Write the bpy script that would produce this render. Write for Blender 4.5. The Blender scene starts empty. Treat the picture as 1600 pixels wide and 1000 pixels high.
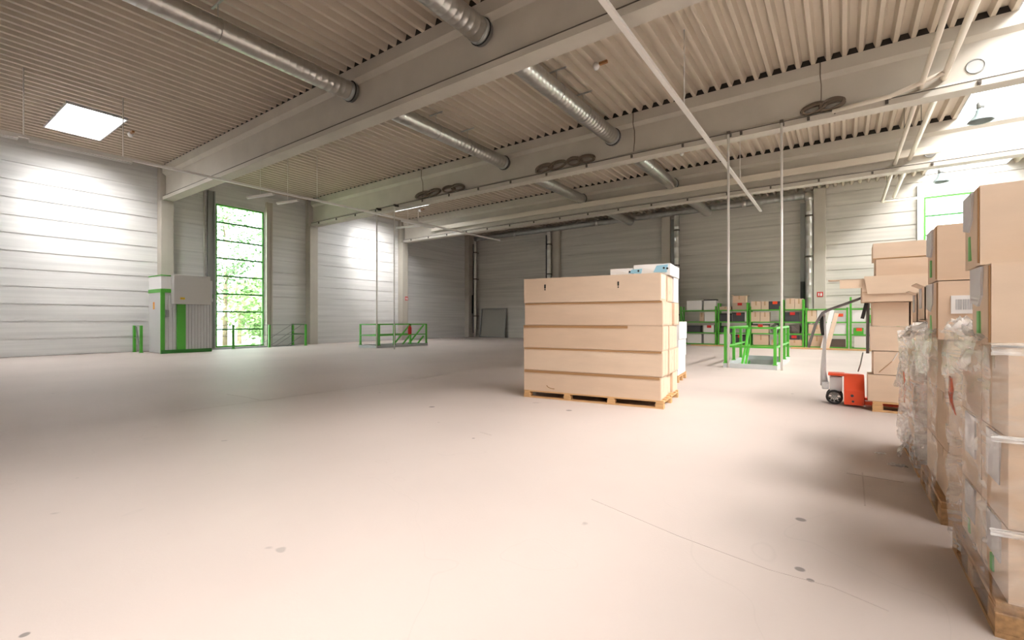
import bpy, bmesh, math, random
from mathutils import Vector, Matrix, noise
random.seed(11)
SC = bpy.context.scene
COL = SC.collection
R = math.radians

# ------------------------------------------------------------------ materials
def mat(name, col, rough=0.6, metal=0.0, var=0.0, vscale=4.0, bump=0.0, bscale=40.0, stretch=(1, 1, 1), spec=0.5):
    m = bpy.data.materials.new(name); m.use_nodes = True
    nt = m.node_tree; b = nt.nodes['Principled BSDF']
    b.inputs['Base Color'].default_value = (*col, 1)
    b.inputs['Roughness'].default_value = rough
    b.inputs['Metallic'].default_value = metal
    b.inputs['Specular IOR Level'].default_value = spec
    if var or bump:
        tc = nt.nodes.new('ShaderNodeTexCoord'); mp = nt.nodes.new('ShaderNodeMapping')
        mp.inputs['Scale'].default_value = stretch
        nt.links.new(tc.outputs['Object'], mp.inputs['Vector'])
    if var:
        n = nt.nodes.new('ShaderNodeTexNoise'); n.inputs['Scale'].default_value = vscale; n.inputs['Detail'].default_value = 5
        nt.links.new(mp.outputs[0], n.inputs['Vector'])
        r = nt.nodes.new('ShaderNodeValToRGB')
        r.color_ramp.elements[0].position = .3; r.color_ramp.elements[1].position = .7
        r.color_ramp.elements[0].color = (*[max(0, c * (1 - var)) for c in col], 1)
        r.color_ramp.elements[1].color = (*[min(1, c * (1 + var)) for c in col], 1)
        nt.links.new(n.outputs['Fac'], r.inputs['Fac']); nt.links.new(r.outputs[0], b.inputs['Base Color'])
    if bump:
        n2 = nt.nodes.new('ShaderNodeTexNoise'); n2.inputs['Scale'].default_value = bscale
        nt.links.new(mp.outputs[0], n2.inputs['Vector'])
        bp = nt.nodes.new('ShaderNodeBump'); bp.inputs['Strength'].default_value = bump; bp.inputs['Distance'].default_value = .01
        nt.links.new(n2.outputs['Fac'], bp.inputs['Height']); nt.links.new(bp.outputs[0], b.inputs['Normal'])
    return m

def emit(name, col, s):
    m = bpy.data.materials.new(name); m.use_nodes = True; nt = m.node_tree
    nt.nodes.remove(nt.nodes['Principled BSDF'])
    e = nt.nodes.new('ShaderNodeEmission'); e.inputs[0].default_value = (*col, 1); e.inputs[1].default_value = s
    tr = nt.nodes.new('ShaderNodeBsdfTransparent'); mx = nt.nodes.new('ShaderNodeMixShader'); mx.inputs[0].default_value = .4   # hazy glazing: glows and lets the sun through
    nt.links.new(tr.outputs[0], mx.inputs[1]); nt.links.new(e.outputs[0], mx.inputs[2])
    nt.links.new(mx.outputs[0], nt.nodes['Material Output'].inputs[0]); return m

def film_mat(name, lo, hi, col=(.9, .88, .86), sc=1):
    m = bpy.data.materials.new(name); m.use_nodes = True; nt = m.node_tree
    b = nt.nodes['Principled BSDF']; b.inputs['Base Color'].default_value = (*col, 1); b.inputs['Roughness'].default_value = .14
    tr = nt.nodes.new('ShaderNodeBsdfTransparent'); mx = nt.nodes.new('ShaderNodeMixShader')
    tc = nt.nodes.new('ShaderNodeTexCoord'); mp = nt.nodes.new('ShaderNodeMapping'); mp.inputs['Scale'].default_value = (1, .7, 2.6)
    mp.inputs['Rotation'].default_value = (.75, .1, .1)
    n = nt.nodes.new('ShaderNodeTexNoise'); n.inputs['Scale'].default_value = 4.5; n.inputs['Detail'].default_value = 4; n.inputs['Distortion'].default_value = 1.2
    mr = nt.nodes.new('ShaderNodeMapRange'); mr.inputs['From Min'].default_value = .42; mr.inputs['From Max'].default_value = .70  # wrinkled film; its glossy highlights are drawn as opaque pale streaks
    mr.inputs['To Min'].default_value = lo; mr.inputs['To Max'].default_value = hi
    L = nt.links.new
    L(tc.outputs['Object'], mp.inputs[0]); L(mp.outputs[0], n.inputs['Vector']); L(n.outputs['Fac'], mr.inputs['Value'])
    L(mr.outputs[0], mx.inputs[0]); L(tr.outputs[0], mx.inputs[1]); L(b.outputs[0], mx.inputs[2])
    L(mx.outputs[0], nt.nodes['Material Output'].inputs[0])
    bp = nt.nodes.new('ShaderNodeBump'); bp.inputs['Strength'].default_value = .5; bp.inputs['Distance'].default_value = .02
    L(n.outputs['Fac'], bp.inputs['Height']); L(bp.outputs[0], b.inputs['Normal'])
    return m

def glass_mat():
    m = bpy.data.materials.new('window_glass'); m.use_nodes = True; nt = m.node_tree
    nt.nodes.remove(nt.nodes['Principled BSDF'])
    tr = nt.nodes.new('ShaderNodeBsdfTransparent'); tr.inputs[0].default_value = (.93, .97, .94, 1)
    gl = nt.nodes.new('ShaderNodeBsdfGlossy'); gl.inputs['Roughness'].default_value = .02
    mx = nt.nodes.new('ShaderNodeMixShader'); mx.inputs[0].default_value = .06
    nt.links.new(tr.outputs[0], mx.inputs[1]); nt.links.new(gl.outputs[0], mx.inputs[2])
    nt.links.new(mx.outputs[0], nt.nodes['Material Output'].inputs[0]); return m

def floor_mat():
    m = mat('screed', (.56, .475, .43), .55, 0, .05, .5, .06, 60)
    nt = m.node_tree; b = nt.nodes['Principled BSDF']; L = nt.links.new
    base = b.inputs['Base Color'].links[0].from_socket
    tc = nt.nodes.new('ShaderNodeTexCoord')
    # hairline cracks and scuffs (stains with their own shape)
    n = nt.nodes.new('ShaderNodeTexNoise'); n.inputs['Scale'].default_value = .55; n.inputs['Detail'].default_value = 3; n.inputs['Distortion'].default_value = .6
    L(tc.outputs['Object'], n.inputs['Vector'])
    s = nt.nodes.new('ShaderNodeMath'); s.operation = 'SUBTRACT'; s.inputs[1].default_value = .52; L(n.outputs['Fac'], s.inputs[0])
    a = nt.nodes.new('ShaderNodeMath'); a.operation = 'ABSOLUTE'; L(s.outputs[0], a.inputs[0])
    r = nt.nodes.new('ShaderNodeMapRange'); r.inputs['From Min'].default_value = 0; r.inputs['From Max'].default_value = .0016
    r.inputs['To Min'].default_value = .95; r.inputs['To Max'].default_value = 1; L(a.outputs[0], r.inputs['Value'])
    n2 = nt.nodes.new('ShaderNodeTexNoise'); n2.inputs['Scale'].default_value = 3.2; n2.inputs['Detail'].default_value = 2; L(tc.outputs['Object'], n2.inputs['Vector'])
    r2 = nt.nodes.new('ShaderNodeMapRange'); r2.inputs['From Min'].default_value = .745; r2.inputs['From Max'].default_value = .77
    r2.inputs['To Min'].default_value = 1; r2.inputs['To Max'].default_value = .72; L(n2.outputs['Fac'], r2.inputs['Value'])
    mu = nt.nodes.new('ShaderNodeMath'); mu.operation = 'MULTIPLY'; L(r.outputs[0], mu.inputs[0]); L(r2.outputs[0], mu.inputs[1])
    last = mu.outputs[0]
    sep = nt.nodes.new('ShaderNodeVectorMath'); sep.operation = 'MULTIPLY'; sep.inputs[1].default_value = (1, 1, 0); L(tc.outputs['Object'], sep.inputs[0])
    for (x, y, rad) in STAINS:
        d = nt.nodes.new('ShaderNodeVectorMath'); d.operation = 'DISTANCE'; d.inputs[1].default_value = (x, y, 0); L(sep.outputs[0], d.inputs[0])
        q = nt.nodes.new('ShaderNodeMapRange'); q.inputs['From Min'].default_value = rad * .7; q.inputs['From Max'].default_value = rad
        q.inputs['To Min'].default_value = .42; q.inputs['To Max'].default_value = 1; L(d.outputs['Value'], q.inputs['Value'])
        k = nt.nodes.new('ShaderNodeMath'); k.operation = 'MULTIPLY'; L(last, k.inputs[0]); L(q.outputs[0], k.inputs[1]); last = k.outputs[0]
    vm = nt.nodes.new('ShaderNodeVectorMath'); vm.operation = 'MULTIPLY'; L(base, vm.inputs[0]); L(last, vm.inputs[1])
    L(vm.outputs[0], b.inputs['Base Color'])
    return m

STAINS = [(-.22, 3.55, .035), (-.18, 2.84, .028), (-.13, 2.75, .02), (-5.0, 4.95, .05), (-3.3, 3.9, .02), (-2.75, .39, .02), (-3.2, 5.9, .05)]
M = {}
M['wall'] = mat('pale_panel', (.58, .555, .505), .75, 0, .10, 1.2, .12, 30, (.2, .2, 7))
M['concrete'] = mat('pale_concrete', (.53, .49, .425), .75, 0, .05, 1.5, .05, 30)
M['shade_fittings'] = mat('dark_shade_and_fittings', (.10, .085, .07), .8)
M['deck'] = mat('coated_steel_deck', (.57, .495, .40), .5, 0, .03, .8)
M['gapshade'] = mat('dark_gap_shade', (.03, .025, .02), .9)
M['floor'] = floor_mat()
M['pit'] = mat('pit_concrete', (.42, .42, .41), .8, 0, .08, 2)
M['green'] = mat('green_paint', (.085, .43, .04), .42, 0, .04, 3)
M['greendark'] = mat('dark_green_paint', (.03, .20, .025), .45)
M['greywhite'] = mat('light_grey_paint', (.58, .58, .585), .4)
M['greysteel'] = mat('grey_steel', (.30, .31, .30), .45, .5)
M['curb'] = mat('grey_curb', (.50, .52, .52), .6, 0, .05, 2)
M['galv'] = mat('galvanised', (.62, .61, .585), .30, .92, .06, 6)
M['galvdull'] = mat('dull_galvanised', (.45, .46, .45), .45, .8, .06, 6)
M['rubber'] = mat('black_rubber', (.02, .02, .02), .7)
M['whitepaint'] = mat('white_paint', (.78, .75, .71), .45)
M['cream'] = mat('cream_paint', (.70, .63, .53), .45)
def card(n, c): return mat(n, c, .8, 0, .035, 2.5, .04, 90, (1, 1, 4))
CARDS = [card('cardboard_a', (.67, .50, .365)), card('cardboard_b', (.69, .53, .395)), card('cardboard_c', (.65, .48, .345))]
M['cardpale'] = card('cardboard_pale', (.70, .54, .40))
M['cardedge'] = mat('cardboard_edge', (.40, .22, .10), .9)
M['tape'] = mat('clear_tape', (.70, .68, .70), .25)
M['browntape'] = mat('brown_tape', (.52, .34, .19), .3)
M['wood'] = mat('pallet_wood', (.62, .37, .17), .75, 0, .18, 6, .15, 50, (1, 8, 8))
M['wooddark'] = mat('weathered_pallet_wood', (.42, .24, .11), .8, 0, .22, 6, .15, 50, (1, 8, 8))
M['orange'] = mat('orange_red_paint', (.82, .085, .025), .38, 0, .04, 3)
M['red'] = mat('red', (.62, .03, .025), .45)
M['black'] = mat('black_print', (.012, .012, .012), .7)
M['darkgrey'] = mat('dark_grey_plastic', (.055, .057, .065), .5, 0, .1, 4)
M['white'] = mat('white_card', (.80, .78, .77), .6)
M['blue'] = mat('pale_blue_print', (.30, .55, .70), .5)
M['yellow'] = mat('yellow', (.75, .50, .02), .5)
M['stickorange'] = mat('orange_sticker', (.80, .30, .03), .5)
M['greenmark'] = mat('green_print', (.22, .55, .20), .7)
M['greymark'] = mat('grey_print', (.45, .45, .46), .7)
M['film'] = film_mat('stretch_film', .14, .52, (.94, .92, .90))
M['filmc'] = film_mat('dense_stretch_film', .25, .85, (.95, .94, .93))
M['filmthick'] = film_mat('folded_stretch_film', .3, .7, (.95, .94, .93))
M['filmred'] = film_mat('red_patch', .5, .8, (.80, .16, .08))
M['glass'] = glass_mat()
M['cable'] = mat('brown_cable', (.16, .12, .085), .6)
M['brown'] = mat('brown_plastic', (.35, .16, .06), .5)
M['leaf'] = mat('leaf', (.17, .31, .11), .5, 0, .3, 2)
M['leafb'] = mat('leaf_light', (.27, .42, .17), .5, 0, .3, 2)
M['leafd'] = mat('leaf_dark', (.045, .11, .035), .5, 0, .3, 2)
M['bark'] = mat('bark', (.20, .15, .11), .9, 0, .3, 5)
M['grass'] = mat('grass', (.36, .40, .27), .9, 0, .25, 1)
M['lampglass'] = mat('lamp_bell', (.22, .27, .27), .25)
M['tube'] = mat('opal_tube', (.85, .84, .82), .3)
M['sky'] = emit('skylight_glow', (1, .985, .96), 19.0)
M['skyl'] = emit('dome_glow', (.97, .985, 1), 36.0)

# ------------------------------------------------------------------ builders
def tag(o, label=None, cat=None, group=None, kind=None):
    if label: o['label'] = label
    if cat: o['category'] = cat
    if group: o['group'] = group
    if kind: o['kind'] = kind
    return o
def thing(name, label, cat, loc=(0, 0, 0), rz=0, group=None):
    o = bpy.data.objects.new(name, None); COL.objects.link(o); o.empty_display_size = .1
    o.location = loc; o.rotation_euler = (0, 0, rz)
    return tag(o, label, cat, group)
def copy_tree(o, parent=None):
    c = o.copy(); COL.objects.link(c)
    if parent: c.parent = parent
    for ch in list(o.children): copy_tree(ch, c)
    return c

class MB:
    def __init__(s): s.v = []; s.f = []; s.sm = []
    def add(s, vs, fs, smooth=False):
        n = len(s.v); s.v += [tuple(v) for v in vs]; s.f += [tuple(i + n for i in f) for f in fs]; s.sm += [smooth] * len(fs); return s
    def box(s, x0, y0, z0, x1, y1, z1, M4=None):
        vs = [Vector((x, y, z)) for z in (z0, z1) for y in (y0, y1) for x in (x0, x1)]
        if M4: vs = [M4 @ v for v in vs]
        return s.add(vs, [(0, 2, 3, 1), (4, 5, 7, 6), (0, 1, 5, 4), (2, 6, 7, 3), (0, 4, 6, 2), (1, 3, 7, 5)])
    def bar(s, p, q, w, h=None, up=(0, 0, 1)):
        p = Vector(p); q = Vector(q); h = h or w; d = (q - p).normalized(); u = Vector(up)
        if abs(d.dot(u)) > .95: u = Vector((1, 0, 0))
        a = d.cross(u).normalized() * w / 2; b = a.cross(d).normalized() * h / 2
        vs = [e + i * a + j * b for e in (p, q) for i, j in ((-1, -1), (1, -1), (1, 1), (-1, 1))]
        return s.add(vs, [(0, 1, 2, 3), (7, 6, 5, 4), (0, 4, 5, 1), (1, 5, 6, 2), (2, 6, 7, 3), (3, 7, 4, 0)])
    def tube(s, pts, r, n=10, caps=True, closed=False):
        pts = [Vector(p) for p in pts]; rs = r if isinstance(r, (list, tuple)) else [r] * len(pts)
        rings = []; prev = None; N = len(pts)
        for i, p in enumerate(pts):
            if closed: t = pts[(i + 1) % N] - pts[i - 1]
            else: t = pts[min(i + 1, N - 1)] - pts[max(i - 1, 0)]
            t.normalize()
            if prev is None:
                u = Vector((0, 0, 1)) if abs(t.z) < .9 else Vector((1, 0, 0)); a = t.cross(u).normalized()
            else:
                a = (prev - t * prev.dot(t)).normalized()
            prev = a; b = t.cross(a)
            rings.append([p + (a * math.cos(k * 2 * math.pi / n) + b * math.sin(k * 2 * math.pi / n)) * rs[i] for k in range(n)])
        vs = [v for rg in rings for v in rg]; fs = []
        for i in range(N if closed else N - 1):
            j = (i + 1) % N
            for k in range(n): fs.append((i * n + k, i * n + (k + 1) % n, j * n + (k + 1) % n, j * n + k))
        s.add(vs, fs, True)
        if caps and not closed: s.add([], [])  ; base = len(s.v) - len(vs); s.f += [tuple(base + k for k in range(n))[::-1], tuple(base + (N - 1) * n + k for k in range(n))] if caps and not closed else []; s.sm += [False, False] if caps and not closed else []
        return s
    def cyl(s, p, q, r, n=14): return s.tube([p, q], r, n)
    def lathe(s, prof, c=(0, 0, 0), n=18):
        vs = []; fs = []
        for (r, z) in prof:
            for k in range(n): vs.append((c[0] + r * math.cos(k * 2 * math.pi / n), c[1] + r * math.sin(k * 2 * math.pi / n), c[2] + z))
        for i in range(len(prof) - 1):
            for k in range(n): fs.append((i * n + k, i * n + (k + 1) % n, (i + 1) * n + (k + 1) % n, (i + 1) * n + k))
        return s.add(vs, fs, True)
    def prism(s, poly, axis, a, b):
        # poly: closed 2D outline; axis 'x': (y,z)  'y': (x,z)  'z': (x,y)
        def P(u, v, t): return {'x': (t, u, v), 'y': (u, t, v), 'z': (u, v, t)}[axis]
        n = len(poly); vs = [P(u, v, a) for u, v in poly] + [P(u, v, b) for u, v in poly]
        fs = [(i, (i + 1) % n, n + (i + 1) % n, n + i) for i in range(n)] + [tuple(range(n))[::-1], tuple(range(n, 2 * n))]
        return s.add(vs, fs)
    def build(s, name, m, parent=None, world=True, bevel=0, solid=0, wn=True):
        off = Vector((0, 0, 0))
        if parent is not None and world:
            p = parent
            while p is not None: off += p.location; p = p.parent
        me = bpy.data.meshes.new(name); me.from_pydata([Vector(v) - off for v in s.v], [], s.f)
        me.polygons.foreach_set('use_smooth', s.sm)
        bm = bmesh.new(); bm.from_mesh(me); bmesh.ops.recalc_face_normals(bm, faces=bm.faces[:])
        if bevel: bmesh.ops.bevel(bm, geom=bm.edges[:], offset=bevel, segments=2, profile=.5, affect='EDGES', clamp_overlap=True)
        bm.to_mesh(me); bm.free()
        me.materials.append(m)
        o = bpy.data.objects.new(name, me); COL.objects.link(o)
        if parent is not None: o.parent = parent
        return o

def struct(name, mb, m, parent=None, **k):
    o = mb.build(name, m, parent, **k)
    if parent is None: o['kind'] = 'structure'
    return o

XL, XR, YB, YF, ZC = -23.6, 13.0, -11.0, 27.4, 7.75
BEAMS = [-5.8, .85, 7.5, 14.15, 20.55]          # centre lines of the girders
PITS = [(-2.55, -1.48, 13.82, 17.2), (-18.6, -17.5, 13.82, 16.8), (-23.4, -22.35, 8.6, 13.0)]

# ------------------------------------------------------------------ floor with stair openings
xs = sorted({XL - .2, XR + .2, *[p[0] for p in PITS], *[p[1] for p in PITS]})
ys = sorted({YB - .2, YF + .2, *[p[2] for p in PITS], *[p[3] for p in PITS]})
fl = MB()
def inpit(x, y): return any(p[0] < x < p[1] and p[2] < y < p[3] for p in PITS)
for i in range(len(xs) - 1):
    for j in range(len(ys) - 1):
        if not inpit((xs[i] + xs[i + 1]) / 2, (ys[j] + ys[j + 1]) / 2):
            fl.add([(xs[i], ys[j], 0), (xs[i + 1], ys[j], 0), (xs[i + 1], ys[j + 1], 0), (xs[i], ys[j + 1], 0)], [(0, 1, 2, 3)])
fo = struct('floor', fl, M['floor'])
for pts, w_ in (([(-7.64, 2.6), (-7.62, 3.46), (-7.61, 4.06), (-7.62, 5.57), (-7.67, 8.13)], .007), ([(-8.77, 3.71), (-8.26, 3.75), (-7.72, 3.75)], .016), ([(.14, 4.95), (.13, 4.08)], .010), ([(.03, 4.85), (.40, 4.84)], .008), ([(-1.48, 3.07), (-.8, 2.85), (-.31, 2.74), (-.04, 2.74), (.17, 2.66)], .002), ([(-3.42, 4.16), (-3.22, 4.12)], .016)):
    cr = MB()
    for a, b in zip(pts, pts[1:]): cr.bar((a[0], a[1], -.0005), (b[0], b[1], -.0005), w_, .004)
    cr.build('floor_crack', mat('crack', (.49, .41, .37), .8), fo)
pit = MB()
for (a, b, c, d) in PITS:
    z = -2.9
    pit.add([(a, c, 0), (b, c, 0), (b, d, 0), (a, d, 0), (a, c, z), (b, c, z), (b, d, z), (a, d, z)],
            [(0, 1, 5, 4), (1, 2, 6, 5), (2, 3, 7, 6), (3, 0, 4, 7), (4, 5, 6, 7)])
pit.build('stair_shaft', M['pit'], fo)

# ------------------------------------------------------------------ walls of stacked panels
PH = .62
def panel_wall(name, axis, pos, a0, a1, openings, out, ztop=7.9, thick=.22, m=None):
    mb = MB(); rows = []
    z = 0
    while z < ztop - .01:
        rows.append((z, min(z + PH, ztop))); z += PH
    cuts = sorted({a0, a1, *[o[0] for o in openings], *[o[1] for o in openings]})
    for (z0, z1) in rows:
        zc = sorted({z0, z1, *[o[2] for o in openings if z0 < o[2] < z1], *[o[3] for o in openings if z0 < o[3] < z1]})
        for i in range(len(cuts) - 1):
            for k in range(len(zc) - 1):
                ca = (cuts[i] + cuts[i + 1]) / 2; cz = (zc[k] + zc[k + 1]) / 2
                if any(o[0] < ca < o[1] and o[2] < cz < o[3] for o in openings): continue
                g = .02; lo = zc[k] + (g if zc[k] == z0 else 0); hi = zc[k + 1] - (g if zc[k + 1] == z1 else 0)
                p0, p1 = pos, pos + out * thick
                if axis == 'x': mb.box(min(p0, p1), cuts[i], lo, max(p0, p1), cuts[i + 1], hi)
                else: mb.box(cuts[i], min(p0, p1), lo, cuts[i + 1], max(p0, p1), hi)
                # recessed joint strip behind the panel edges
                q0, q1 = pos + out * .035, pos + out * thick
                if axis == 'x': mb.box(min(q0, q1), cuts[i], zc[k], max(q0, q1), cuts[i + 1], zc[k + 1])
                else: mb.box(cuts[i], min(q0, q1), zc[k], cuts[i + 1], max(q0, q1), zc[k + 1])
    return struct(name, mb, m or M['wall'])
WIN_L = (9.5, 11.7, 0.02, 6.7)
WIN_B = (2.95, 6.35, 0.02, 6.75)
panel_wall('wall_left', 'x', XL, YB, YF, [WIN_L], -1, m=mat('lit_panel', (.68, .67, .655), .75, 0, .10, 1.2, .12, 30, (.2, .2, 7)))  # same panels as the other walls, daylight painted in as a whiter colour
panel_wall('wall_back', 'y', YF, XL - .2, XR + .2, [WIN_B], 1)
panel_wall('wall_right', 'x', XR, YB, YF, [], 1)
panel_wall('wall_front', 'y', YB, XL - .2, XR + .2, [], -1)

# ------------------------------------------------------------------ windows
def window(name, axis, pos, w, n, mullions, out):
    a0, a1, z0, z1 = w
    def bx(mb, u0, u1, d0, d1, zz0, zz1):
        p0, p1 = sorted((pos + out * d0, pos + out * d1))
        if axis == 'x': mb.box(p0, u0, zz0, p1, u1, zz1)
        else: mb.box(u0, p0, zz0, u1, p1, zz1)
    fr = MB(); t = .07
    bx(fr, a0, a0 + t, .03, .13, z0, z1); bx(fr, a1 - t, a1, .03, .13, z0, z1)
    bx(fr, a0 + t, a1 - t, .03, .13, z0, z0 + t); bx(fr, a0 + t, a1 - t, .03, .13, z1 - t, z1)
    f = struct(name, fr, M['green'])
    for i in range(1, n):
        z = z0 + (z1 - z0) * i / n; mb = MB(); bx(mb, a0 + t, a1 - t, .04, .12, z - .035, z + .035); mb.build('transom', M['greendark'], f)
    for u in mullions:
        mb = MB(); bx(mb, u - .035, u + .035, .035, .125, z0 + t, z1 - t); mb.build('mullion', M['green'], f)
    g = MB(); bx(g, a0 + t, a1 - t, .075, .083, z0 + t, z1 - t); g.build('pane', M['glass'], f)
    return f
window('window_1', 'x', XL, WIN_L, 8, [], -1)
window('window_2', 'y', YF, WIN_B, 8, [4.65], 1)
# steel jamb posts of the left window and their lintel
for i, (y0, y1, nm) in enumerate(((9.12, 9.42, 'm'), (11.75, 12.05, 'm'))):
    mb = MB(); mb.box(XL + .002, y0, 0, XL + .10, y1, 7.2)
    mb.box(XL + .10, y0, 0, XL + .16, y0 + .06, 7.2); mb.box(XL + .10, y1 - .06, 0, XL + .16, y1, 7.2)
    struct('trim_%d' % (i + 1), mb, M['greysteel'] if i == 0 else M['concrete'])
for i, x in enumerate((2.72, 6.4)):
    mb = MB(); mb.box(x, YF - .12, 0, x + .2, YF - .002, 7.3); struct('trim_%d' % (i + 3), mb, M['greywhite'])

# ------------------------------------------------------------------ columns
for y in BEAMS[2:]:
    mb = MB(); mb.box(XL + .002, y - .25, 0, XL + .45, y + .2, 6.32); mb.box(XL + .002, y - .25, 6.32, XL + .30, y + .2, 7.74); struct('column', mb, M['concrete'], bevel=.015)
mb = MB(); mb.box(XL + .002, YF - .55, 0, XL + .42, YF - .002, 7.74); struct('column', mb, M['concrete'], bevel=.015)
for x in (-15.75, -8.35, -.9, 10.6):
    w = .25
    mb = MB(); mb.box(x - w, YF - .28, 0, x + w, YF - .002, 7.74); struct('column', mb, M['concrete'], bevel=.015)

STRIP = (3.0, 5.5)
# ------------------------------------------------------------------ girders
def girder(y):
    root = MB(); zb = 6.33
    prof = [(-.20, 0), (.20, 0), (.20, .15), (.09, .24), (.09, 1.02), (.21, 1.12), (.21, 1.42), (-.21, 1.42), (-.21, 1.12), (-.09, 1.02), (-.09, .24), (-.20, .15)]
    root.prism([(y + a, zb + b) for a, b in prof], 'x', XL + .46 if y > 5 else XL, XR)
    g = struct('beam', root, M['concrete'], bevel=0)
    s = MB(); s.box(XL + .47, y - .206, zb + .135, XR - .02, y - .198, zb + .158); s.build('shadow_line', M['shade_fittings'], g)  # dark strip paints the shadow line at the top of the flange
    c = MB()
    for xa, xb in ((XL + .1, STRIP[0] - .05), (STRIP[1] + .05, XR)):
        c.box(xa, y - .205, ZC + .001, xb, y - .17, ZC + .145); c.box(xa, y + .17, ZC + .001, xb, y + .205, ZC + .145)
    c.build('flute_gap_shade', M['gapshade'], g)  # near-black blocks stand in for the shade in the deck's flute gaps
    return g
GIRD = [girder(y) for y in BEAMS]
# small bolt brackets along the bottom flange of the second and third girders in view
for gi, y in ((3, 14.15), (4, 20.55)):
    for k in range(17):
        x = -22.4 + k * 1.55
        mb = MB(); mb.box(x - .03, y - .235, 6.36, x + .03, y - .2, 6.45); mb.cyl((x, y - .25, 6.405), (x, y - .23, 6.405), .02, 8)
        mb.build('flange_bracket', M['shade_fittings'], GIRD[gi])
# service holes near the roof-light
for gi, y in ((3, 14.15), (4, 20.55)):
    mb = MB(); mb.tube([(2.36 + .15 * math.cos(a * R(20)), y - .095, 6.82 + .15 * math.sin(a * R(20))) for a in range(18)], .018, 6, closed=True)
    mb.build('service_hole_rim', M['greysteel'], GIRD[gi])
    mb = MB(); mb.cyl((2.36, y - .099, 6.82), (2.36, y - .092, 6.82), .145, 20); mb.build('service_hole', M['pit'], GIRD[gi])

# ------------------------------------------------------------------ corrugated roof deck
DOMES = [(-21.7, -18.8, 3.55, 4.95), (-21.7, -18.8, 16.95, 18.4), (-21.7, -18.8, -3.1, -1.7), (-21.7, -18.8, -9.6, -8.2)]  # last two, behind the camera, are unseen skylights added for fill light
STRIP = (3.0, 5.5)
def deck():
    mb = MB(); P = .32; d = .15
    def seg(x0, x1, y0, y1):
        n0 = math.floor(x0 / P) - 1; pts = []
        for k in range(n0, math.ceil(x1 / P) + 2):
            b = k * P
            pts += [(b, 0), (b + .085, 0), (b + .135, d), (b + .27, d)]
        out = []
        for i in range(len(pts) - 1):
            (xa, za), (xb, zb) = pts[i], pts[i + 1]
            if xb <= x0 or xa >= x1: continue
            ca, cb = max(xa, x0), min(xb, x1)
            zf = lambda x: za + (zb - za) * (x - xa) / (xb - xa)
            if not out: out.append((ca, zf(ca)))
            out.append((cb, zf(cb)))
        n = len(out); vs = [(x, y0, ZC + z) for x, z in out] + [(x, y1, ZC + z) for x, z in out]
        mb.add(vs, [(i, i + 1, n + i + 1, n + i) for i in range(n - 1)])
    xc = sorted({XL - .1, STRIP[0], *[d_[0] for d_ in DOMES], *[d_[1] for d_ in DOMES]})
    for i in range(len(xc) - 1):
        xm = (xc[i] + xc[i + 1]) / 2; y = YB
        holes = sorted((d_[2], d_[3]) for d_ in DOMES if d_[0] < xm < d_[1])
        for (h0, h1) in holes: seg(xc[i], xc[i + 1], y, h0); y = h1
        seg(xc[i], xc[i + 1], y, YF + .1)
    seg(STRIP[1], XR + .1, YB, YF + .1)
    # roof build-up above the deck keeps daylight out
    return mb
ce = struct('ceiling', deck(), M['deck'], wn=False)
up = MB()
def shaft(x0, x1, y0, y1, z0, z1, t=.04):
    up.box(x0 - t, y0 - t, z0, x0, y1 + t, z1); up.box(x1, y0 - t, z0, x1 + t, y1 + t, z1)
    up.box(x0, y0 - t, z0, x1, y0, z1); up.box(x0, y1, z0, x1, y1 + t, z1)
shaft(STRIP[0], STRIP[1], YB + .06, YF - .06, ZC - .01, 9.2)
for d_ in DOMES: shaft(d_[0], d_[1], d_[2], d_[3], ZC - .01, 8.3)
up.build('light_shaft', mat('shaft_grey', (.5, .5, .5), .8), ce)
n = 3
mb = MB(); mb.box(STRIP[0], YB, 9.15, STRIP[1], YF, 9.18); struct('window_3', mb, M['sky'])
for d_ in DOMES:
    n += 1; mb = MB(); mb.box(d_[0], d_[2], 8.25, d_[1], d_[3], 8.28); struct('window_%d' % n, mb, M['skyl'])

# ------------------------------------------------------------------ ducts
def spiral(mb, p, q, r, pitch=.16, n=22):
    p = Vector(p); q = Vector(q); L = (q - p).length; k = int(L / pitch); pts = []; rs = []
    for i in range(k):
        t0 = i * pitch
        for dt, dr in ((0, 0), (pitch - .03, 0), (pitch - .015, .006)):
            pts.append(p + (q - p) * ((t0 + dt) / L)); rs.append(r + dr)
    pts.append(q); rs.append(r)
    return mb.tube(pts, rs, n)
def duct(x, z, r, label):
    t = thing('air_duct', label, 'duct', (x, 0, z), 0, 'overhead air ducts')
    spiral(MB(), (x, -8, z), (x, 26.7, z), r).build('pipe', M['galv'], t)
    for y in BEAMS[1:]:
        mb = MB(); mb.tube([(x, y - .30, z), (x, y - .1, z)], r + .02, 22); mb.build('collar', M['galvdull'], t)
        mb = MB(); mb.tube([(x + (r + .026) * math.cos(a * R(15)), y - .2, z + (r + .026) * math.sin(a * R(15))) for a in range(24)], .016, 6, closed=True); mb.build('collar_ring', M['rubber'], t)
    for y in (4.2, 10.4, 11.9, 17.3):
        mb = MB(); mb.tube([(x + (r + .012) * math.cos(a * R(15)), y, z + (r + .008) * math.sin(a * R(15))) for a in range(24)], .007, 6, closed=True)
        mb.cyl((x, y, z + r), (x, y, ZC + .01), .008, 6); mb.bar((x - .28, y, ZC - .015), (x + .28, y, ZC - .015), .04, .03); mb.build('hanger', M['galvdull'], t)
    return t
duct(-10.33, 7.19, .225, 'silver spiral air duct nearer the tall green window, passing through the concrete beams')
duct(-6.0, 7.17, .24, 'thicker silver spiral air duct passing the beams above the big central carton stack')
t = thing('air_duct', 'grey collecting duct running along the top of the back wall', 'duct', (-12, 26.9, 7.4), 0, 'overhead air ducts')
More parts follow.
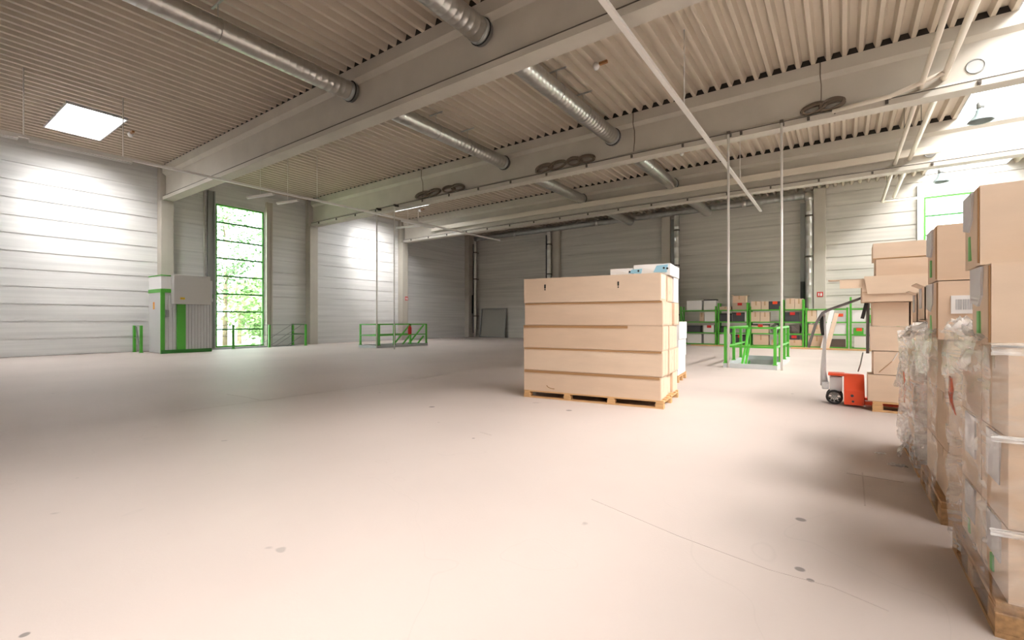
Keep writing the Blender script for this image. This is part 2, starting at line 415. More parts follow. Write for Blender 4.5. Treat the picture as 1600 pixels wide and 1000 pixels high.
spiral(MB(), (-22.6, 26.93, 7.42), (-1.5, 26.93, 7.42), .17, .3).build('pipe', M['galvdull'], t)
mb = MB(); mb.tube([(-1.5, 26.93, 7.42), (-1.42, 26.93, 7.41), (-1.36, 26.93, 7.36), (-1.33, 26.93, 7.28), (-1.33, 26.93, 7.16)], .185, 18); mb.build('elbow', M['galv'], t)
for x in (-18.9, -12.6, -4.2):
    mb = MB(); mb.tube([(x - .1, 26.93, 7.42), (x + .1, 26.93, 7.42)], .19, 18); mb.build('collar', M['galv'], t)
for x, lab in ((-22.62, 'grey downpipe in the far left corner of the hall'), (-16.12, 'grey downpipe beside the left of the back wall columns'),
               (-7.68, 'grey downpipe beside the column behind the big carton stack'), (-1.33, 'grey downpipe with an elbow right of the green racks')):
    t = thing('downpipe', lab, 'pipe', (x, 26.93, 0), 0, 'downpipes on the back wall')
    r = .11 if x < -20 else .15
    spiral(MB(), (x, 26.93, .02), (x, 26.93, 7.24), r, .6, 16).build('pipe', M['galv'], t)
    mb = MB(); mb.box(x - .37, 27.1, .3, x - .16, 27.2, 7.1); mb.build('backing_strip', M['darkgrey'] if x < -10 else M['greysteel'], t)
    mb = MB(); mb.box(x - .36, 26.98, 1.8, x - .18, 27.09, 3.2); mb.build('valve_box', M['rubber'], t)
    for z in (1.6, 4.4, 6.4):
        mb = MB(); mb.tube([(x, 26.93, z - .04), (x, 26.93, z + .04)], r + .015, 16); mb.bar((x, 26.93 + r, z), (x, 27.38, z), .03); mb.build('bracket', M['shade_fittings'], t)

# ------------------------------------------------------------------ light trunking and lamps
def trunk(p, q, label, lamps, hangs):
    p = Vector(p); q = Vector(q); d = (q - p).normalized(); side = Vector((d.y, -d.x, 0))
    t = thing('light_track', label, 'light track', p, 0, 'overhead light tracks')
    mb = MB(); mb.bar(p, q, .095, .065); mb.build('rail', M['whitepaint'], t)
    for y0, y1 in lamps:
        f0 = (y0 - p.y) / (q.y - p.y); f1 = (y1 - p.y) / (q.y - p.y); a = p.lerp(q, f0); b = p.lerp(q, f1); dn = Vector((0, 0, -.06))
        mb = MB(); mb.bar(a + dn, b + dn, .16, .05); bt = mb.build('batten', M['whitepaint'], t)
        mb = MB()
        for s in (-.05, .05): mb.cyl(a + dn * 1.75 + side * s, b + dn * 1.75 + side * s, .014, 8)
        mb.build('tube_lamp', M['tube'], bt)
    for y in hangs:
        a = p.lerp(q, (y - p.y) / (q.y - p.y))
        mb = MB(); mb.cyl(a, (a.x, a.y, ZC + .01), .014, 6); mb.build('hanger', M['whitepaint'], t)
trunk((-17.3, -6, 6.0), (-16.5, 21.9, 6.0), 'long white light track running past the skylight along the left side', ((-2.6, -1.1), (-.9, .6), (.8, 2.3), (2.5, 4.6), (14.6, 16.6)), (-3, 2.4, 4.4, 10.4, 15.6))
trunk((-2.86, -6, 6.0), (-2.86, 22.5, 6.0), 'long bare white light track running overhead towards the green racks', (), (4.5, 10.6, 17.5))
for (a, b, lab) in (((-18.6, 8.6), (-17.25, 8.9), 'short white lamp bar nearest the top of the tall green window'), ((-18.5, 9.7), (-17.4, 9.95), 'second short lamp bar just past the top of the tall window'),
                    ((-18.5, 15.8), (-17.1, 16.1), 'short lamp bar below the narrow far skylight')):
    t = thing('lamp_bar', lab, 'lamp', (a[0], a[1], 6.0), 0, 'short lamp bars')
    mb = MB(); mb.bar((a[0], a[1], 6.0), (b[0], b[1], 6.0), .12, .06); mb.build('batten', M['whitepaint'], t)
    mb = MB(); mb.cyl((a[0], a[1], 5.96), (b[0], b[1], 5.96), .02, 8); mb.build('tube_lamp', M['tube'], t)
    m_ = ((a[0] + b[0]) / 2, (a[1] + b[1]) / 2); mb = MB(); mb.cyl((m_[0], m_[1], 6.0), (m_[0], m_[1], ZC + .01), .01, 6); mb.build('hanger', M['whitepaint'], t)
for (x, y, lab) in ((3.12, 18, 'glass bell lamp hanging in the roof light nearest the camera'), (3.2, 25, 'glass bell lamp hanging in the roof light before the back wall')):
    t = thing('bell_lamp', lab, 'lamp', (x, y, 6.8), 0, 'bell lamps in the roof light')
    MB().lathe([(.06, .36), (.09, .33), (.12, .2), (.26, .03), (.28, 0), (.25, .02), (.1, .2), (.05, .3)], (x, y, 6.8)).build('shade', M['lampglass'], t)
    MB().lathe([(0, .56), (.05, .56), (.09, .5), (.09, .38), (.05, .34), (0, .34)], (x, y, 6.8)).build('socket', M['greysteel'], t)
    mb = MB(); mb.cyl((x, y, 7.34), (x, y, 8.0), .008, 6); mb.bar((x - .2, y, 7.995), (x + .2, y, 7.995), .03); mb.bar((x - .2, y, 7.995), (x - .16, y, 7.995), .03); mb.build('hanger', M['shade_fittings'], t)

# pipes right of centre
def pipe(name, label, cat, pts, r, m, grp=None, clips=()):
    t = thing(name, label, cat, pts[0], 0, grp)
    MB().tube(pts, r, 12).build('run', m, t)
    for (x, y, z) in clips:
        mb = MB(); mb.bar((x, y, z), (x, y, ZC + .01), .015); mb.bar((x - .25, y, ZC - .012), (x + .25, y, ZC - .012), .03); mb.build('hanger', M['shade_fittings'], t)
    return t
pipe('overhead_pipe', 'cream overhead pipe, the left one of the pair beside the bright roof light', 'pipe', [(1.46, -8, 6.62), (1.46, 26.6, 6.62), (1.5, 26.72, 6.62), (1.6, 26.75, 6.62), (2.7, 26.75, 6.62)], .055, M['cream'], 'cream overhead pipes', [(1.46, y, 6.62) for y in (5, 10.5, 17.5, 24)])
pipe('overhead_pipe', 'cream overhead pipe, the right one of the pair, next to the bright roof light', 'pipe', [(1.85, -8, 6.72), (1.85, 26.4, 6.72)], .065, M['cream'], 'cream overhead pipes', [(1.85, y, 6.72) for y in (5.2, 10.7, 17.7, 24.2)])
pipe('branch_pipe', 'cream branch pipe joining the overhead pair along the middle beam', 'pipe', [(1.85, 13.72, 6.72), (1.45, 13.72, 6.60), (.9, 13.74, 6.45), (-.2, 13.78, 6.40)], .05, M['cream'])
mb = MB(); mb.bar((.9, 13.72, 6.45), (.9, 14.06, 6.47), .03); mb.bar((-.15, 13.76, 6.40), (-.15, 13.96, 6.40), .03); mb.build('clamp', M['shade_fittings'], bpy.data.objects['branch_pipe'])
mb = MB(); mb.box(-20.5, 20.24, 6.74, 2.6, 20.33, 6.98); tag(mb.build('cable_tray', M['cream']), 'cream cable tray fixed along the face of the farthest beam', 'cable tray')
# hanging white cable poles of the two stair openings
for (x, y, z0, r, lab) in ((-2.53, 13.72, .0, .03, 'white cable pole dropping to the left of the nearer green stair cage'), (-1.27, 13.72, .0, .03, 'white cable pole dropping to the right corner of the nearer green stair cage'),
                    (-17.4, 13.72, 0, .03, 'thin white cable pole dropping to the far green stair railing'), (-16.2, 13.72, 0, .022, 'second thin white cable pole, between the far railing and the wall column')):
    t = thing('cable_pole', lab, 'pole', (x, y, z0), 0, 'white cable poles')
    MB().cyl((x, y, .0), (x, y, 6.42), r, 10).build('tube', M['whitepaint'], t)
    mb = MB(); mb.box(x - .04, y - .03, 6.36, x + .04, 13.95, 6.44); mb.build('clamp', M['shade_fittings'], t)
pipe('wall_conduit', 'thin white conduit on the wall above the green and white lift cabin', 'conduit', [(-23.55, 9.0, 2.95), (-23.55, 9.0, 7.1)], .022, M['whitepaint'])

# cable coils on the middle beam
def coil(x, z, lab, tilt, w=.42):
    t = thing('cable_coil', lab, 'cable', (x, 13.93, 6.49), 0, 'cable coils on the middle beam')
    rnd = random.Random(int(x * 10))
    for k in range(2):
        cx = x + (k - .5) * w * 1.5
        mb = MB()
        for j in range(7):
            rx = w * (.8 + .25 * rnd.random()); rz = .08 + .055 * rnd.random()
            pts = [(cx + rx * math.cos(a * R(20)) , 13.94 + .012 * j + .015 * math.sin(a * R(40) + j), 6.51 + rz + .03 + rz * math.sin(a * R(20)) + tilt * math.cos(a * R(20)) * .03) for a in range(18)]
            mb.tube(pts, .022, 6, closed=True)
        mb.build('loops', M['cable'], t)
    return t
coil(-14.35, 6.8, 'dark cable coil lying on the middle beam near the far skylight', 1)
coil(-12.9, 6.8, 'dark cable coil on the middle beam left of the thinner duct', -1, .34)
coil(-8.3, 6.7, 'dark cable coil on the middle beam left of the thicker duct', 1, .36)
coil(-7.15, 6.7, 'dark cable coil on the middle beam closest to the thicker duct', -1, .30)
coil(-.4, 6.7, 'dark cable coil on the middle beam near the cream pipes', 1, .26)
for (x, lab) in ((-.45, 'thin brown cable dropping to the coil near the cream pipes'), (-5.3, 'thin grey cable on the middle beam right of the thicker duct'), (-14.7, 'thin cable dropping to the coil near the far skylight')):
    pts = [(x, 13.93, 7.74), (x, 13.92, 7.4), (x + .02, 13.99, 7.2), (x + .02, 14.0, 6.9), (x, 13.96, 6.56)]
    tag(MB().tube(pts, .012, 6).build('hanging_cable', M['cable']), lab, 'cable')
# detectors
for (x, y, lab) in ((-19.9, 5.35, 'white and brown smoke detector beside the large skylight'), (-5.03, 10.7, 'white and yellow smoke detector on the deck right of the thicker duct'),
                    (-20.0, 18.85, 'small white smoke detector beside the far skylight'), (-5.0, 18.2, 'small white smoke detector behind the middle beam')):
    t = thing('smoke_detector', lab, 'detector', (x, y, ZC), 0, 'smoke detectors')
    MB().lathe([(0, -.17), (.05, -.165), (.075, -.12), (.085, -.05), (.05, -.04), (.05, 0), (0, 0)], (x, y, ZC)).build('body', M['white'], t)
    mb = MB(); mb.box(x + .09, y - .035, ZC - .08, x + .3, y + .035, ZC - .02); mb.build('mount', M['brown'], t)

# ------------------------------------------------------------------ railings and stairs
def railing(name, label, posts, runs, z=1.1, curb=None, fat=.07, grp='green railings around the stair openings', wire=False):
    t = thing(name, label, 'railing', (posts[0][0], posts[0][1], 0), 0, grp)
    zb = .12 if curb else 0
    for (x, y) in posts:
        mb = MB(); mb.box(x - fat / 2, y - fat / 2, zb, x + fat / 2, y + fat / 2, z); mb.box(x - fat * .75, y - fat * .75, zb, x + fat * .75, y + fat * .75, zb + .02); mb.build('post', M['green'], t)
    for (a, b) in runs:
        a = Vector((*a, 0)); b = Vector((*b, 0))
        q = (.022, .022, M['greysteel']) if wire else (fat, .05, M['green'])
        mb = MB(); mb.bar(a + Vector((0, 0, z - .01)), b + Vector((0, 0, z - .01)), q[0], q[1]); mb.build('top_rail', q[2], t)
        mb = MB(); mb.bar(a + Vector((0, 0, .58)), b + Vector((0, 0, .58)), q[0] * .8, q[1]); mb.build('middle_rail', q[2], t)
    if curb:
        x0, x1, y0, y1 = curb; w = .11; mb = MB()
        mb.box(x0 - w, y0 - w, 0, x1 + w, y0, .12); mb.box(x0 - w, y1, 0, x1 + w, y1 + w, .12)
        mb.box(x0 - w, y0, 0, x0, y1, .12); mb.box(x1, y0, 0, x1 + w, y1, .12)
        mb.build('curb', M['curb'], t)
    return t
def stairs(label, p, up_y, hm=None, hw=.06):
    hand = True; hm = hm or M['green']
    x0, x1, y0, y1 = p
    t = thing('staircase', label, 'stairs', ((x0 + x1) / 2, y0, 0), 0, 'steel stairs in the floor openings')
    n = 12; L = (y1 - y0) * .92; mb = MB()
    for i in range(n):
        z = -(i + 1) * .2; ya = (y1 - i * L / n) if up_y else (y0 + i * L / n); yb = ya - L / n if up_y else ya + L / n
        mb.box(x0 + .06, min(ya, yb), z - .03, x1 - .06, max(ya, yb), z)
    mb.build('treads', M['curb'], t)
    s = -1 if up_y else 1; ys_ = y1 if up_y else y0
    for x in (x0 + .03, x1 - .03):
        mb = MB(); mb.bar((x, ys_, -.12), (x, ys_ + s * L, -2.5), .05, .2); mb.build('stringer', M['greendark'], t)
        if hand:
            for dz in (1.06, .5):
                mb = MB(); mb.bar((x, ys_ + s * .05, dz - .02), (x, ys_ + s * L * .92, dz - 2.3), hw, hw); mb.build('handrail', hm, t)
    return t
p = PITS[0]; w = .06
fx0, fx1, fy0, fy1 = p[0] - w, p[1] + w, p[2] - w, p[3] + w
ysn = [fy0, fy0 + 1.2, fy0 + 2.35, fy1]
railing('stair_railing', 'bright green railing cage around the stair opening in front of the racks', [(fx0, y) for y in ysn] + [(fx1, y) for y in ysn],
        [((fx0, fy0), (fx1, fy0)), ((fx0, fy0), (fx0, fy1)), ((fx1, fy0), (fx1, fy1))], 1.1, (p[0], p[1], p[2], p[3]))
stairs('steel stairs going down inside the green cage in front of the racks', p, True)
p = PITS[1]; fx0, fx1, fy0, fy1 = p[0] - w, p[1] + w, p[2] - w, p[3] + w
ysn = [fy0, fy0 + 1.02, fy0 + 2.02, fy1]
railing('stair_railing', 'green railing around the stair opening in the middle of the far floor', [(fx0, y) for y in ysn] + [(fx1, y) for y in ysn] + [(fx1, fy0 + .12)],
        [((fx0, fy0), (fx1, fy0)), ((fx0, fy0), (fx0, fy1)), ((fx1, fy0), (fx1, fy1))], 1.1, p)
stairs('steel stairs going down inside the far green railing', p, True)
t = thing('fire_extinguisher', 'small red fire extinguisher hanging on the far green stair railing', 'fire extinguisher', (-17.34, 15.72, .62))
MB().lathe([(0, 0), (.085, 0), (.09, .03), (.09, .32), (.06, .39), (.025, .42), (.025, .46), (0, .46)], (-17.28, 15.6, .60), 14).build('cylinder', M['red'], t)
mb = MB(); mb.box(-17.31, 15.58, 1.05, -17.2, 15.62, 1.09); mb.bar((-17.28, 15.6, 1.05), (-17.42, 15.72, 1.0), .02); mb.build('valve', M['black'], t)
xw = -22.22
railing('stair_railing', 'green railing along the left wall in front of the tall window', [(xw, 9.66), (xw, 11.26), (xw, 13.1), (-23.42, 13.1)], [((xw, 8.45), (xw, 13.1)), ((xw, 13.1), (-23.55, 13.1))], 1.08, None, .08, wire=True)
mb = MB(); mb.bar((xw, 13.1, 1.07), (-23.5, 13.1, 1.07), .05); mb.bar((xw, 13.1, .58), (-23.5, 13.1, .58), .05); mb.bar((-23.45, 13.1, 0), (-23.45, 13.1, 1.1), .08)
mb.build('end_rail', M['greendark'], bpy.data.objects['stair_railing.002'])
stairs('steel stairs with grey handrails going down beside the tall window', PITS[2], True, M['greysteel'], .02)
t = railing('stair_railing', 'short green railing left of the green and white lift cabin', [(-23.4, 6.42), (-22.62, 6.42)], [((-23.4, 6.42), (-22.62, 6.42))], 1.08, None, .085, wire=True)
mb = MB(); mb.bar((-23.33, 6.46, 1.02), (-22.88, 6.46, .02), .04, .06); mb.build('brace', M['greysteel'], t)

# ------------------------------------------------------------------ lift cabin
t = thing('lift_cabin', 'white and green goods lift cabin with corrugated doors at the left wall', 'lift', (-21.9, 7.5, 0))
x0, x1, y0, y1 = -22.55, -21.25, 6.65, 8.4
mb = MB(); mb.box(x0, y0, .02, x1 - .04, y1, 2.4); mb.build('body', M['greywhite'], t, bevel=.012)
pr = []; yy = y0 + .12; k = 0
mb = MB()
for (ya, yb) in ((y0 + .12, 7.17), (7.47, y1 - .06)):
    n = int((yb - ya) / .1); st = (yb - ya) / n
    poly = [(x1 - .05, ya)]
    for i in range(n): b = ya + i * st; poly += [(x1 - .012, b), (x1 - .012, b + st * .55), (x1 - .035, b + st * .65), (x1 - .035, b + st * .92)]
    poly += [(x1 - .05, yb)]
    mb.prism([(a, b) for a, b in poly], 'z', .14, 2.28)
mb.build('corrugated_door', mat('corrugated_white', (.62, .62, .63), .4), t)
mb = MB(); mb.box(x1 - .05, 7.17, .1, x1 + .01, 7.47, 2.3); mb.build('centre_strip', M['green'], t)
mb = MB(); mb.box(x1 - .05, y0 - .01, 0, x1 + .012, y0 + .12, 2.4); mb.build('corner_post', M['green'], t)
mb = MB(); mb.box(x1 - .05, y1 - .06, 0, x1 + .005, y1, 2.4); mb.build('corner_post', M['greywhite'], t)
mb = MB(); mb.box(x1 - .05, y0, 0, x1 + .015, y1, .14); mb.build('base_strip', M['greendark'], t)
mb = MB(); mb.box(x0 - .02, y0 - .015, 2.36, x1 + .015, 7.75, 2.50); mb.build('top_band', M['green'], t)
mb = MB(); mb.box(x0, y0, 2.5, x1, 7.7, 3.0); mb.build('upper_box', M['white'], t, bevel=.01)
mb = MB(); mb.box(x0 - .01, y0 - .01, 3.0, x1 + .01, 7.71, 3.04); mb.build('roof_strip', M['green'], t)
mb = MB(); mb.box(x1 + .02, 6.97, 1.92, -20.95, 8.24, 3.06); hb = mb.build('control_housing', mat('warm_grey_paint', (.52, .50, .47), .5), t, bevel=.012)
mb = MB(); mb.box(-20.951, 7.18, 2.10, -20.946, 7.34, 2.18); mb.build('yellow_sticker', M['yellow'], hb)
mb = MB(); mb.box(x1 + .02, 8.245, 2.15, -21.0, 8.33, 2.9); mb.box(x1 + .02, 8.25, 2.05, -21.02, 8.36, 2.15); mb.build('side_panel', M['greywhite'], hb)
mb = MB(); mb.box(x1 + .02, 8.335, 2.2, -21.05, 8.38, 2.36); mb.build('green_knob', M['greendark'], hb)
mb = MB(); mb.box(x1 - .02, 6.79, 1.42, x1 + .06, 6.90, 1.68); mb.build('door_handle', M['greysteel'], t, bevel=.01)
mb = MB(); mb.box(-22.08, y0 - .004, 1.72, -21.92, y0 + .001, 2.0)
mb.build('orange_sticker', M['stickorange'], t)
mb = MB(); mb.add([(-22.05, y0 - .006, 1.76), (-21.95, y0 - .006, 1.76), (-22.0, y0 - .006, 1.93), (-22.05, y0 - .0045, 1.76), (-21.95, y0 - .0045, 1.76), (-22.0, y0 - .0045, 1.93)], [(0, 1, 2), (3, 5, 4), (0, 3, 4, 1), (1, 4, 5, 2), (2, 5, 3, 0)]); mb.build('warning_triangle', M['yellow'], t)

# frame panel leaning on the back wall, signs
t = thing('frame_panel', 'grey steel framed panel standing against the back wall in the corner', 'panel', (-21.1, 27.0, 0))
mb = MB()
for a, b in (((-22.25, 27.05, .02), (-22.25, 27.3, 2.15)), ((-19.95, 27.05, .02), (-19.95, 27.3, 2.15)), ((-22.25, 27.3, 2.13), (-19.95, 27.3, 2.13)), ((-22.25, 27.06, .06), (-19.95, 27.06, .06))): mb.bar(a, b, .07)
mb.build('frame', M['greysteel'], t)
mb = MB(); mb.add([(-22.2, 27.08, .1), (-20.0, 27.08, .1), (-20.0, 27.31, 2.1), (-22.2, 27.31, 2.1), (-22.2, 27.1, .1), (-20.0, 27.1, .1), (-20.0, 27.33, 2.1), (-22.2, 27.33, 2.1)], [(0, 1, 2, 3), (7, 6, 5, 4), (0, 4, 5, 1), (1, 5, 6, 2), (2, 6, 7, 3), (3, 7, 4, 0)]); mb.build('sheet', mat('mid_grey_sheet', (.34, .33, .29), .6), t)
def sign(label, x, y, z, axis):
    t = thing('fire_sign', label, 'sign', (x, y, z), 0, 'red fire extinguisher signs'); s = .12
    mb = MB(); e = MB()
    if axis == 'x':
        mb.box(x - .006, y - s, z - s, x + .006, y + s, z + s)
        e.box(x + .007, y + .01, z - .08, x + .01, y + .08, z + .04); e.box(x + .007, y + .03, z + .04, x + .01, y + .06, z + .08); e.box(x + .007, y - .08, z - .07, x + .01, y - .03, z + .07)
    else:
        mb.box(x - s, y - .006, z - s, x + s, y + .006, z + s)
        e.box(x + .01, y - .01, z - .08, x + .08, y - .007, z + .04); e.box(x + .03, y - .01, z + .04, x + .06, y - .007, z + .08); e.box(x - .08, y - .01, z - .07, x - .03, y - .007, z + .07)
    mb.build('plate', M['red'], t); e.build('pictogram', M['white'], t)
sign('small red and white sign on the far column of the left wall', -23.143, 20.62, 2.7, 'x')
sign('small red and white sign on the column behind the pallet truck handle', -.88, 27.11, 2.55, 'y')

# ------------------------------------------------------------------ cartons and pallets
def bulged(w, d, h, amp, cuts=3, seed=0):
    # hollow-looking carton body: soft bulged faces, rounded edges
    bm = bmesh.new(); bmesh.ops.create_cube(bm, size=1)
    bmesh.ops.subdivide_edges(bm, edges=bm.edges[:], cuts=cuts, use_grid_fill=True)
    rnd = random.Random(seed); ph = rnd.random() * 6
    for v in bm.verts:
        x, y, z = v.co; bx = math.cos(math.pi * x); by = math.cos(math.pi * y); bz = math.cos(math.pi * z)
        o = Vector((0, 0, 0)); wob = .7 + .6 * math.sin(ph + 5 * x + 3 * y + 4 * z)
        if abs(abs(x) - .5) < 1e-4: o.x = math.copysign(amp * by * bz * wob, x)
        if abs(abs(y) - .5) < 1e-4: o.y = math.copysign(amp * bx * bz * wob, y)
        if abs(abs(z) - .5) < 1e-4: o.z = -abs(amp * .4 * bx * by) * (1 if z > 0 else -1)
        v.co = Vector((x * w, y * d, (z + .5) * h)) + o
    for f in bm.faces: f.smooth = False
    me = bpy.data.meshes.new('carton_body'); bm.to_mesh(me); bm.free(); return me
NB = [0]
def carton(name, label, group, cx, cy, z0, w, d, h, rz=0, m=None, cat='box', amp=.004, tape='x', flapline=True):
    NB[0] += 1
    t = thing(name, label, cat, (cx, cy, z0), rz, group)
    me = bulged(w, d, h - .002, amp, 5 if max(w, d) > 1 else 3, NB[0]); me.materials.append(m or CARDS[NB[0] % 3])
    o = bpy.data.objects.new('body', me); COL.objects.link(o); o.parent = t
    if tape:
        mb = MB(); tw = .025; e = .003
        if tape == 'x':
            mb.box(-w / 2 - e, -tw, h - .10, -w / 2 - .0005, tw, h + .0005); mb.box(w / 2 + .0005, -tw, h - .10, w / 2 + e, tw, h + .0005); mb.box(-w / 2, -tw, h - .004, w / 2, tw, h - .0005)
        else:
            mb.box(-tw, -d / 2 - e, h - .10, tw, -d / 2 - .0005, h + .0005); mb.box(-tw, d / 2 + .0005, h - .10, tw, d / 2 + e, h + .0005); mb.box(-tw, -d / 2, h - .004, tw, d / 2, h - .0005)
        mb.build('tape', M['browntape'], t, world=False)
    return t
def mark(t, name, m, verts_boxes):
    mb = MB()
    for b in verts_boxes: mb.box(*b)
    return mb.build(name, m, t, world=False)
def pallet(label, cx, cy, L, W, H=.144, rz=0, nb=3, m=None, group='wooden pallets', boards=7):
    m = m or M['wood']; t = thing('pallet', label, 'pallet', (cx, cy, 0), rz, group)
    b = .022
    for j in range(3):
        y = (-W / 2 + .05, 0, W / 2 - .05)[j]
        mb = MB(); mb.box(-L / 2, y - .05, 0, L / 2, y + .05, b); mb.build('bottom_board', m, t, world=False)
        for i in range(nb):
            x = -L / 2 + .06 + i * (L - .12) / (nb - 1)
            mb = MB(); mb.box(x - .06, y - .05, b, x + .06, y + .05, H - 2 * b); mb.build('block', m, t, world=False, bevel=.003)
    for i in range(nb):
        x = -L / 2 + .06 + i * (L - .12) / (nb - 1)
        mb = MB(); mb.box(x - .05, -W / 2, H - 2 * b, x + .05, W / 2, H - b); mb.build('cross_board', m, t, world=False)
    for k in range(boards):
        y = -W / 2 + .05 + k * (W - .1) / (boards - 1)
        mb = MB(); mb.box(-L / 2, y - .047, H - b, L / 2, y + .047, H); mb.build('top_board', m, t, world=False)
    return t

# ---- central stack
ANG = math.atan2(.25, 2.28); OX, OY = -4.39, 6.5
def loc(x, y): return (OX + x * math.cos(ANG) - y * math.sin(ANG), OY + x * math.sin(ANG) + y * math.cos(ANG))
c = loc(1.145, .645)
pallet('long wooden pallet carrying the big stack of long cartons in mid floor', c[0], c[1], 2.29, 1.27, .122, ANG, 4)
ZS = [.122, .468, .842, 1.218, 1.586, 1.995]
ORD = ['bottom', 'second', 'third', 'fourth', 'top']
ROW = ['front', 'middle', 'rear']
offs = [(0, 2.245), (.0, 2.27), (-.01, 2.275), (.01, 2.27), (.0, 2.245)]
for k in range(5):
    for r_ in range(3):
        if k == 4 and r_ == 2: continue
        xa, xb = offs[k]; xa += .004 * r_; xb += (.012, -.02, .015)[(k + r_) % 3] if r_ else 0
        ya = .015 + r_ * .425; yb = ya + .418
        if k == 3: ya += .01; yb += .008
        c = loc((xa + xb) / 2, (ya + yb) / 2)
        NB[0] += 0
        t = carton('long_carton', 'long brown carton in the %s row of the central pallet stack, %s layer' % (ROW[r_], {'bottom': 'lowest', 'top': 'topmost'}.get(ORD[k], ORD[k] + ' from below')), 'long cartons on the central pallet',
                   c[0], c[1], ZS[k], xb - xa, yb - ya, ZS[k + 1] - ZS[k] - .003, ANG, CARDS[(k + r_) % 3], 'box', .007, None)
        w_, d_, h_ = xb - xa, yb - ya, ZS[k + 1] - ZS[k]
        # end flaps on the right end
        mark(t, 'end_flap', M['cardpale'], [(w_ / 2 + .001, -d_ / 2 + .02, .02, w_ / 2 + .006, -.006, h_ - .02), (w_ / 2 + .001, .006, .02, w_ / 2 + .006, d_ / 2 - .02, h_ - .02)])
        if k < 4 and r_ == 0:
            mark(t, 'lid_edge', M['cardedge'], [(-w_ / 2 + .01, -d_ / 2 - .009, h_ - .045 + .014 * (k % 2), w_ / 2 - .01 - .5 * (k == 2), -d_ / 2 - .001, h_ - .006)])
        if k == 4 and r_ == 0:
            for sx in (-.73, .50):
                mark(t, 'exclamation_mark', M['black'], [(sx - .012, -d_ / 2 - .010, .235, sx + .012, -d_ / 2 - .0005, .30), (sx - .009, -d_ / 2 - .010, .205, sx + .009, -d_ / 2 - .0005, .225)])
            mark(t, 'paper_strip', M['white'], [(w_ / 2 + .006, -d_ / 2 + .05, .03, w_ / 2 + .009, -d_ / 2 + .1, h_ - .03), (w_ / 2 + .006, -d_ / 2 + .2, .03, w_ / 2 + .009, -d_ / 2 + .25, h_ - .03)])
        if k == 0 and r_ == 0:
            mb = MB(); mb.tube([(-.70, -.216, .10), (-.67, -.217, .07), (-.62, -.219, .055), (-.56, -.22, .05)], .005, 6); mb.build('tear', M['cardedge'], t, world=False)
# white wrapped packs in the rear row on top
for (xa, xb, h_, lab, bx) in ((1.36, 1.72, .135, 'lower white film wrapped pack with pale blue print on the central stack', .12), (1.74, 2.30, .18, 'taller white film wrapped pack at the right end of the central stack', .03)):
    c = loc((xa + xb) / 2, .86); t = thing('white_pack', lab, 'package', (c[0], c[1], 1.996), ANG, 'white packs on the central stack')
    me = bulged(xb - xa, .80, h_ - .002, .01, 4, int(xa * 10)); me.materials.append(M['white'])
    o = bpy.data.objects.new('body', me); COL.objects.link(o); o.parent = t
    w_ = xb - xa
    mb = MB(); mb.prism([(bx, .05), (bx + .2, .04), (bx + .22, h_ - .02), (bx + .05, h_ - .03)], 'y', -.416, -.396); mb.build('blue_print', M['blue'], t, world=False)
    mb = MB(); mb.cyl((bx + .16, -.42, h_ * .6), (bx + .16, -.41, h_ * .6), .016, 10); mb.cyl((w_ / 2 - .04 if bx > 0 else -w_ / 2 + .05, -.42, h_ * .55), (w_ / 2 - .04 if bx > 0 else -w_ / 2 + .05, -.41, h_ * .55), .016, 10); mb.build('black_dots', M['black'], t, world=False)
c = loc(1.15, 1.07); t = thing('white_pack', 'long white film wrapped pack in the rear row of the central stack', 'package', (c[0], c[1], 1.587), ANG, 'white packs on the central stack')
me = bulged(2.27, .40, .403, .006, 5, 77); me.materials.append(M['white']); o = bpy.data.objects.new('body', me); COL.objects.link(o); o.parent = t
# ---- stack behind it
c = (-3.55, 10.2)
pallet('wooden pallet mostly hidden behind the big central carton stack', c[0], c[1], 1.5, 1.0, .144, ANG, 3)
for k in range(3):
    t = carton('pale_carton', 'pale carton on the pallet hidden behind the central stack, %s layer' % ('lowest', 'middle', 'topmost')[k], 'pale cartons behind the central stack', c[0] + .015 * k, c[1], .146 + k * .375, 1.46, .95, .37, ANG, M['white'], 'box', .006, None)

# ---- wrapped stacks on the right
def wrap(label, x0, x1, y0, y1, z0, z1, seed, amp=.022, ny=46, nz=60, front=True, m=None):
    t = thing('stretch_film', label, 'plastic film', (x0, y0, z0), 0, 'clear film around the pallet stacks')
    per = []; k = 0
    def edge(a, b, n):
        for i in range(n): per.append((a[0] + (b[0] - a[0]) * i / n, a[1] + (b[1] - a[1]) * i / n))
    edge((x0, y1), (x0, y0), ny); edge((x0, y0), (x1, y0), ny); edge((x1, y0), (x1, y1), 8); edge((x1, y1), (x0, y1), 8)
    cx, cy = (x0 + x1) / 2, (y0 + y1) / 2; vs = []; n = len(per)
    for j in range(nz + 1):
        z = z0 + (z1 - z0) * j / nz
        for (x, y) in per:
            q = Vector((x * 3.2 + seed, y * 2.6 + z * 2.4, z * 2.6 - y * 2)); w = abs(noise.noise(q)) * 1.5 + abs(noise.noise(q * 2.6)) * .55
            o = .012 + amp * w
            nx = -1 if x <= x0 + 1e-6 else (1 if x >= x1 - 1e-6 else 0); nyv = -1 if y <= y0 + 1e-6 else (1 if y >= y1 - 1e-6 else 0)
            zz = z + (.03 * noise.noise(Vector((x * 4, y * 4, seed))) if j in (0,) else (.05 * noise.noise(Vector((x * 5, y * 5, seed + 3))) if j == nz else 0))
            vs.append((x + nx * o, y + nyv * o, zz))
    fs = [(j * n + i, j * n + (i + 1) % n, (j + 1) * n + (i + 1) % n, (j + 1) * n + i) for j in range(nz) for i in range(n) if front or not (ny <= i < 2 * ny - 1)]
    MB().add(vs, fs, True).build('wrap', m or M['film'], t)
    return t
